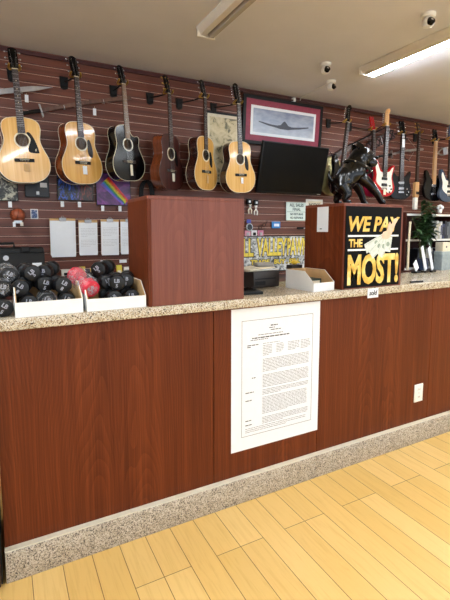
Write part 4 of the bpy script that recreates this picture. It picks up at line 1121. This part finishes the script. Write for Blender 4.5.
# plant
M_leaf = noisy('plant_leaf', [(.3,srgb(20,36,18)),(.55,srgb(38,66,32)),(.75,srgb(78,108,58))], 22, .4)
pt = thing('potted_plant', 'leafy green plant in a dark blue pot right of the sign box', 'plant', (4.70,3.58,BZ))
MB().lathe([(.05,0),(.075,.02),(.09,.12),(.085,.165),(.075,.165),(.07,.14)], 24).build('pot', plain('blue_glaze', srgb(36,50,76), .2, 0, .5, .5), pt)
MB().lathe([(.0,.135),(.074,.14)], 16).build('soil', plain('soil', srgb(50,36,26), .9), pt)
sm = MB(); lv = MB(); rr = random.Random(3)
for i in range(12):
    a_ = rr.uniform(0,2*PI); r_ = rr.uniform(.05,.27); top_ = Vector((r_*math.cos(a_), r_*math.sin(a_)*.30, rr.uniform(.50,.96)))
    path = [Vector((.03*math.cos(a_),.03*math.sin(a_),.13)), Vector((top_.x*.3,top_.y*.3,top_.z*.6)), top_]
    sm.tube(path, [.007,.005,.003], 6)
    for k in range(20):
        t_ = .40+.6*k/20; p = path[1].lerp(path[2], max(0,(t_-.4)/.6)) 
        b_ = rr.uniform(0,2*PI); up_ = rr.uniform(-.5,.7)
        d = Vector((math.cos(b_), math.sin(b_)*.45, up_)).normalized(); L = rr.uniform(.08,.17); wv = d.cross(Vector((0,0,1))).normalized()*L*rr.uniform(.16,.28)
        mid = p+d*L*.5; end = p+d*L+Vector((0,0,-L*.25)); nrm = wv.cross(d).normalized()*L*.06
        if end.x < -.205 or end.y > .11: continue
        lv.add([p, mid-wv-nrm, mid+nrm*.5, mid+wv-nrm, end], [(0,1,2),(0,2,3),(1,4,2),(2,4,3)])
sm.build('stem', plain('plant_stem', srgb(70,74,40), .6), pt); lv.build('foliage', M_leaf, pt, 60)
# bamboo post
bp = thing('wooden_post', 'pale wooden post standing between the sign box and the plant', 'post', (4.46,3.60,BZ))
MB().tube([(0,0,.0),(.0,0,.35),(.01,0,.62)], [.015,.014,.013], 10).build('shaft', M_bone, bp)
MB().lathe([(.05,0),(.05,.014),(.03,.02)], 16).build('base', M_darkwood, bp)
# ------------------------------------------------------------------ dog statue
def skin_body(name, verts, edges, radii, mat, parent, sub=2):
    me = bpy.data.meshes.new(name); me.from_pydata(verts, edges, [])
    o = bpy.data.objects.new(name, me); COL.objects.link(o)
    md = o.modifiers.new('skin','SKIN'); md.use_smooth_shade = True
    for i, r_ in enumerate(radii):
        sv = me.skin_vertices[0].data[i]; sv.radius = (r_ if isinstance(r_, tuple) else (r_, r_))
    me.skin_vertices[0].data[0].use_root = True
    ss = o.modifiers.new('sub','SUBSURF'); ss.levels = sub; ss.render_levels = sub
    me.materials.append(mat); o.parent = parent; PENDING.append((o, name, parent, None, (0,0,0))); return o
M_statue = plain('black_glazed_statue', srgb(5,5,6), .13, 0, .38)
STZ = TOPZ+.518
ds = thing('dog_statue', 'glossy black dog statue standing on the box with the gold sign', 'statue', (2.06,2.08,STZ), (0,0,R(-18)))
V = [(-.125,0,.125),(-.075,0,.165),(-.015,0,.215),(.0,0,.27),(.015,0,.318),
     (.058,0,.300),(.088,0,.284),
     (-.01,-.055,.175),(.06,-.06,.125),(.115,-.06,.065),(.145,-.06,.014),(.172,-.06,.012),
     (-.01,.055,.175),(.045,.06,.11),(.075,.06,.05),(.085,.06,.014),(.112,.06,.012),
     (-.115,-.05,.105),(-.085,-.065,.060),(-.115,-.065,.032),(-.10,-.065,.014),(-.065,-.065,.012),
     (-.115,.05,.105),(-.085,.065,.060),(-.115,.065,.032),(-.10,.065,.014),(-.065,.065,.012),
     (-.175,0,.15),(-.195,0,.185),(-.19,0,.215)]
Ed = [(0,1),(1,2),(2,3),(3,4),(4,5),(5,6),(2,7),(7,8),(8,9),(9,10),(10,11),(2,12),(12,13),(13,14),(14,15),(15,16),
      (0,17),(17,18),(18,19),(19,20),(20,21),(0,22),(22,23),(23,24),(24,25),(25,26),(0,27),(27,28),(28,29)]
Rd = [.078,.082,.094,.070,.088,.068,.054, .044,.031,.024,.021,.018, .044,.031,.024,.021,.018, .050,.036,.024,.021,.018, .050,.036,.024,.021,.018, .016,.010,.006]
skin_body('body', V, Ed, Rd, M_statue, ds)
for s in (-1,1):
    MB().prism(catmull([(-.014,0),(.026,.0),(.016,.026),(-.016,.042)],4), -.008,.008, 0, Matrix.Translation((-.006,s*.044,.352)) @ Matrix.Rotation(R(24*s),4,'X')).build('ear', M_statue, ds)
    MB().ell((.058,s*.036,.338),(.010,.010,.010),12,8).build('eye', M_steel, ds)
    MB().ell((.084,s*.034,.268),(.036,.022,.030),14,8).build('jowl', M_statue, ds)
MB().ell((.132,0,.305),(.013,.018,.011),12,8).build('nose', M_black, ds)
MB().tube([(-.002+.080*math.cos(2*PI*k/24),.080*math.sin(2*PI*k/24),.245-.036*math.cos(2*PI*k/24)) for k in range(25)], .008, 8).build('collar', M_black, ds)
for k in range(8):
    a_ = 2*PI*k/8+.2; MB().ell((-.002+.089*math.cos(a_),.089*math.sin(a_),.245-.040*math.cos(a_)),(.006,.006,.006),8,6).build('collar_stud', M_chrome, ds)

to_meshes()
# ------------------------------------------------------------------ light, camera
wd = bpy.data.worlds.new('World'); S.world = wd; wd.use_nodes = True
bg = wd.node_tree.nodes['Background']; bg.inputs[0].default_value = (.76,.875,1.0,1); bg.inputs[1].default_value = 1.2

bounce_sun = bpy.data.lights.new('bounce_sun', 'SUN'); so_ = bpy.data.objects.new('bounce_sun', bounce_sun); COL.objects.link(so_)
bounce_sun.energy = 7; bounce_sun.angle = .01; bounce_sun.color = (.92,.96,1); so_.rotation_euler = (R(-32), R(8), 0)   # lamp added high behind the shop: ground bounce brightens the ceiling
cam = bpy.data.cameras.new('camera'); co = bpy.data.objects.new('camera', cam); COL.objects.link(co)
cam.sensor_fit = 'AUTO'; cam.sensor_width = 36; cam.lens = 425/600*36; cam.shift_y = -25.6/600
co.location = (0,0,1.5)
pitch = math.atan(45.4/425); yaw = math.atan(225/math.hypot(425,45.4))
co.rotation_euler = (PI/2-pitch, 0, -yaw)
S.camera = co
vs = S.view_settings
vs.view_transform = 'Standard'; vs.look = 'None'; vs.gamma = 1; vs.use_curve_mapping = False; vs.exposure = 0.80
S.cycles.max_bounces = 8; S.cycles.diffuse_bounces = 5; S.cycles.use_denoising = True
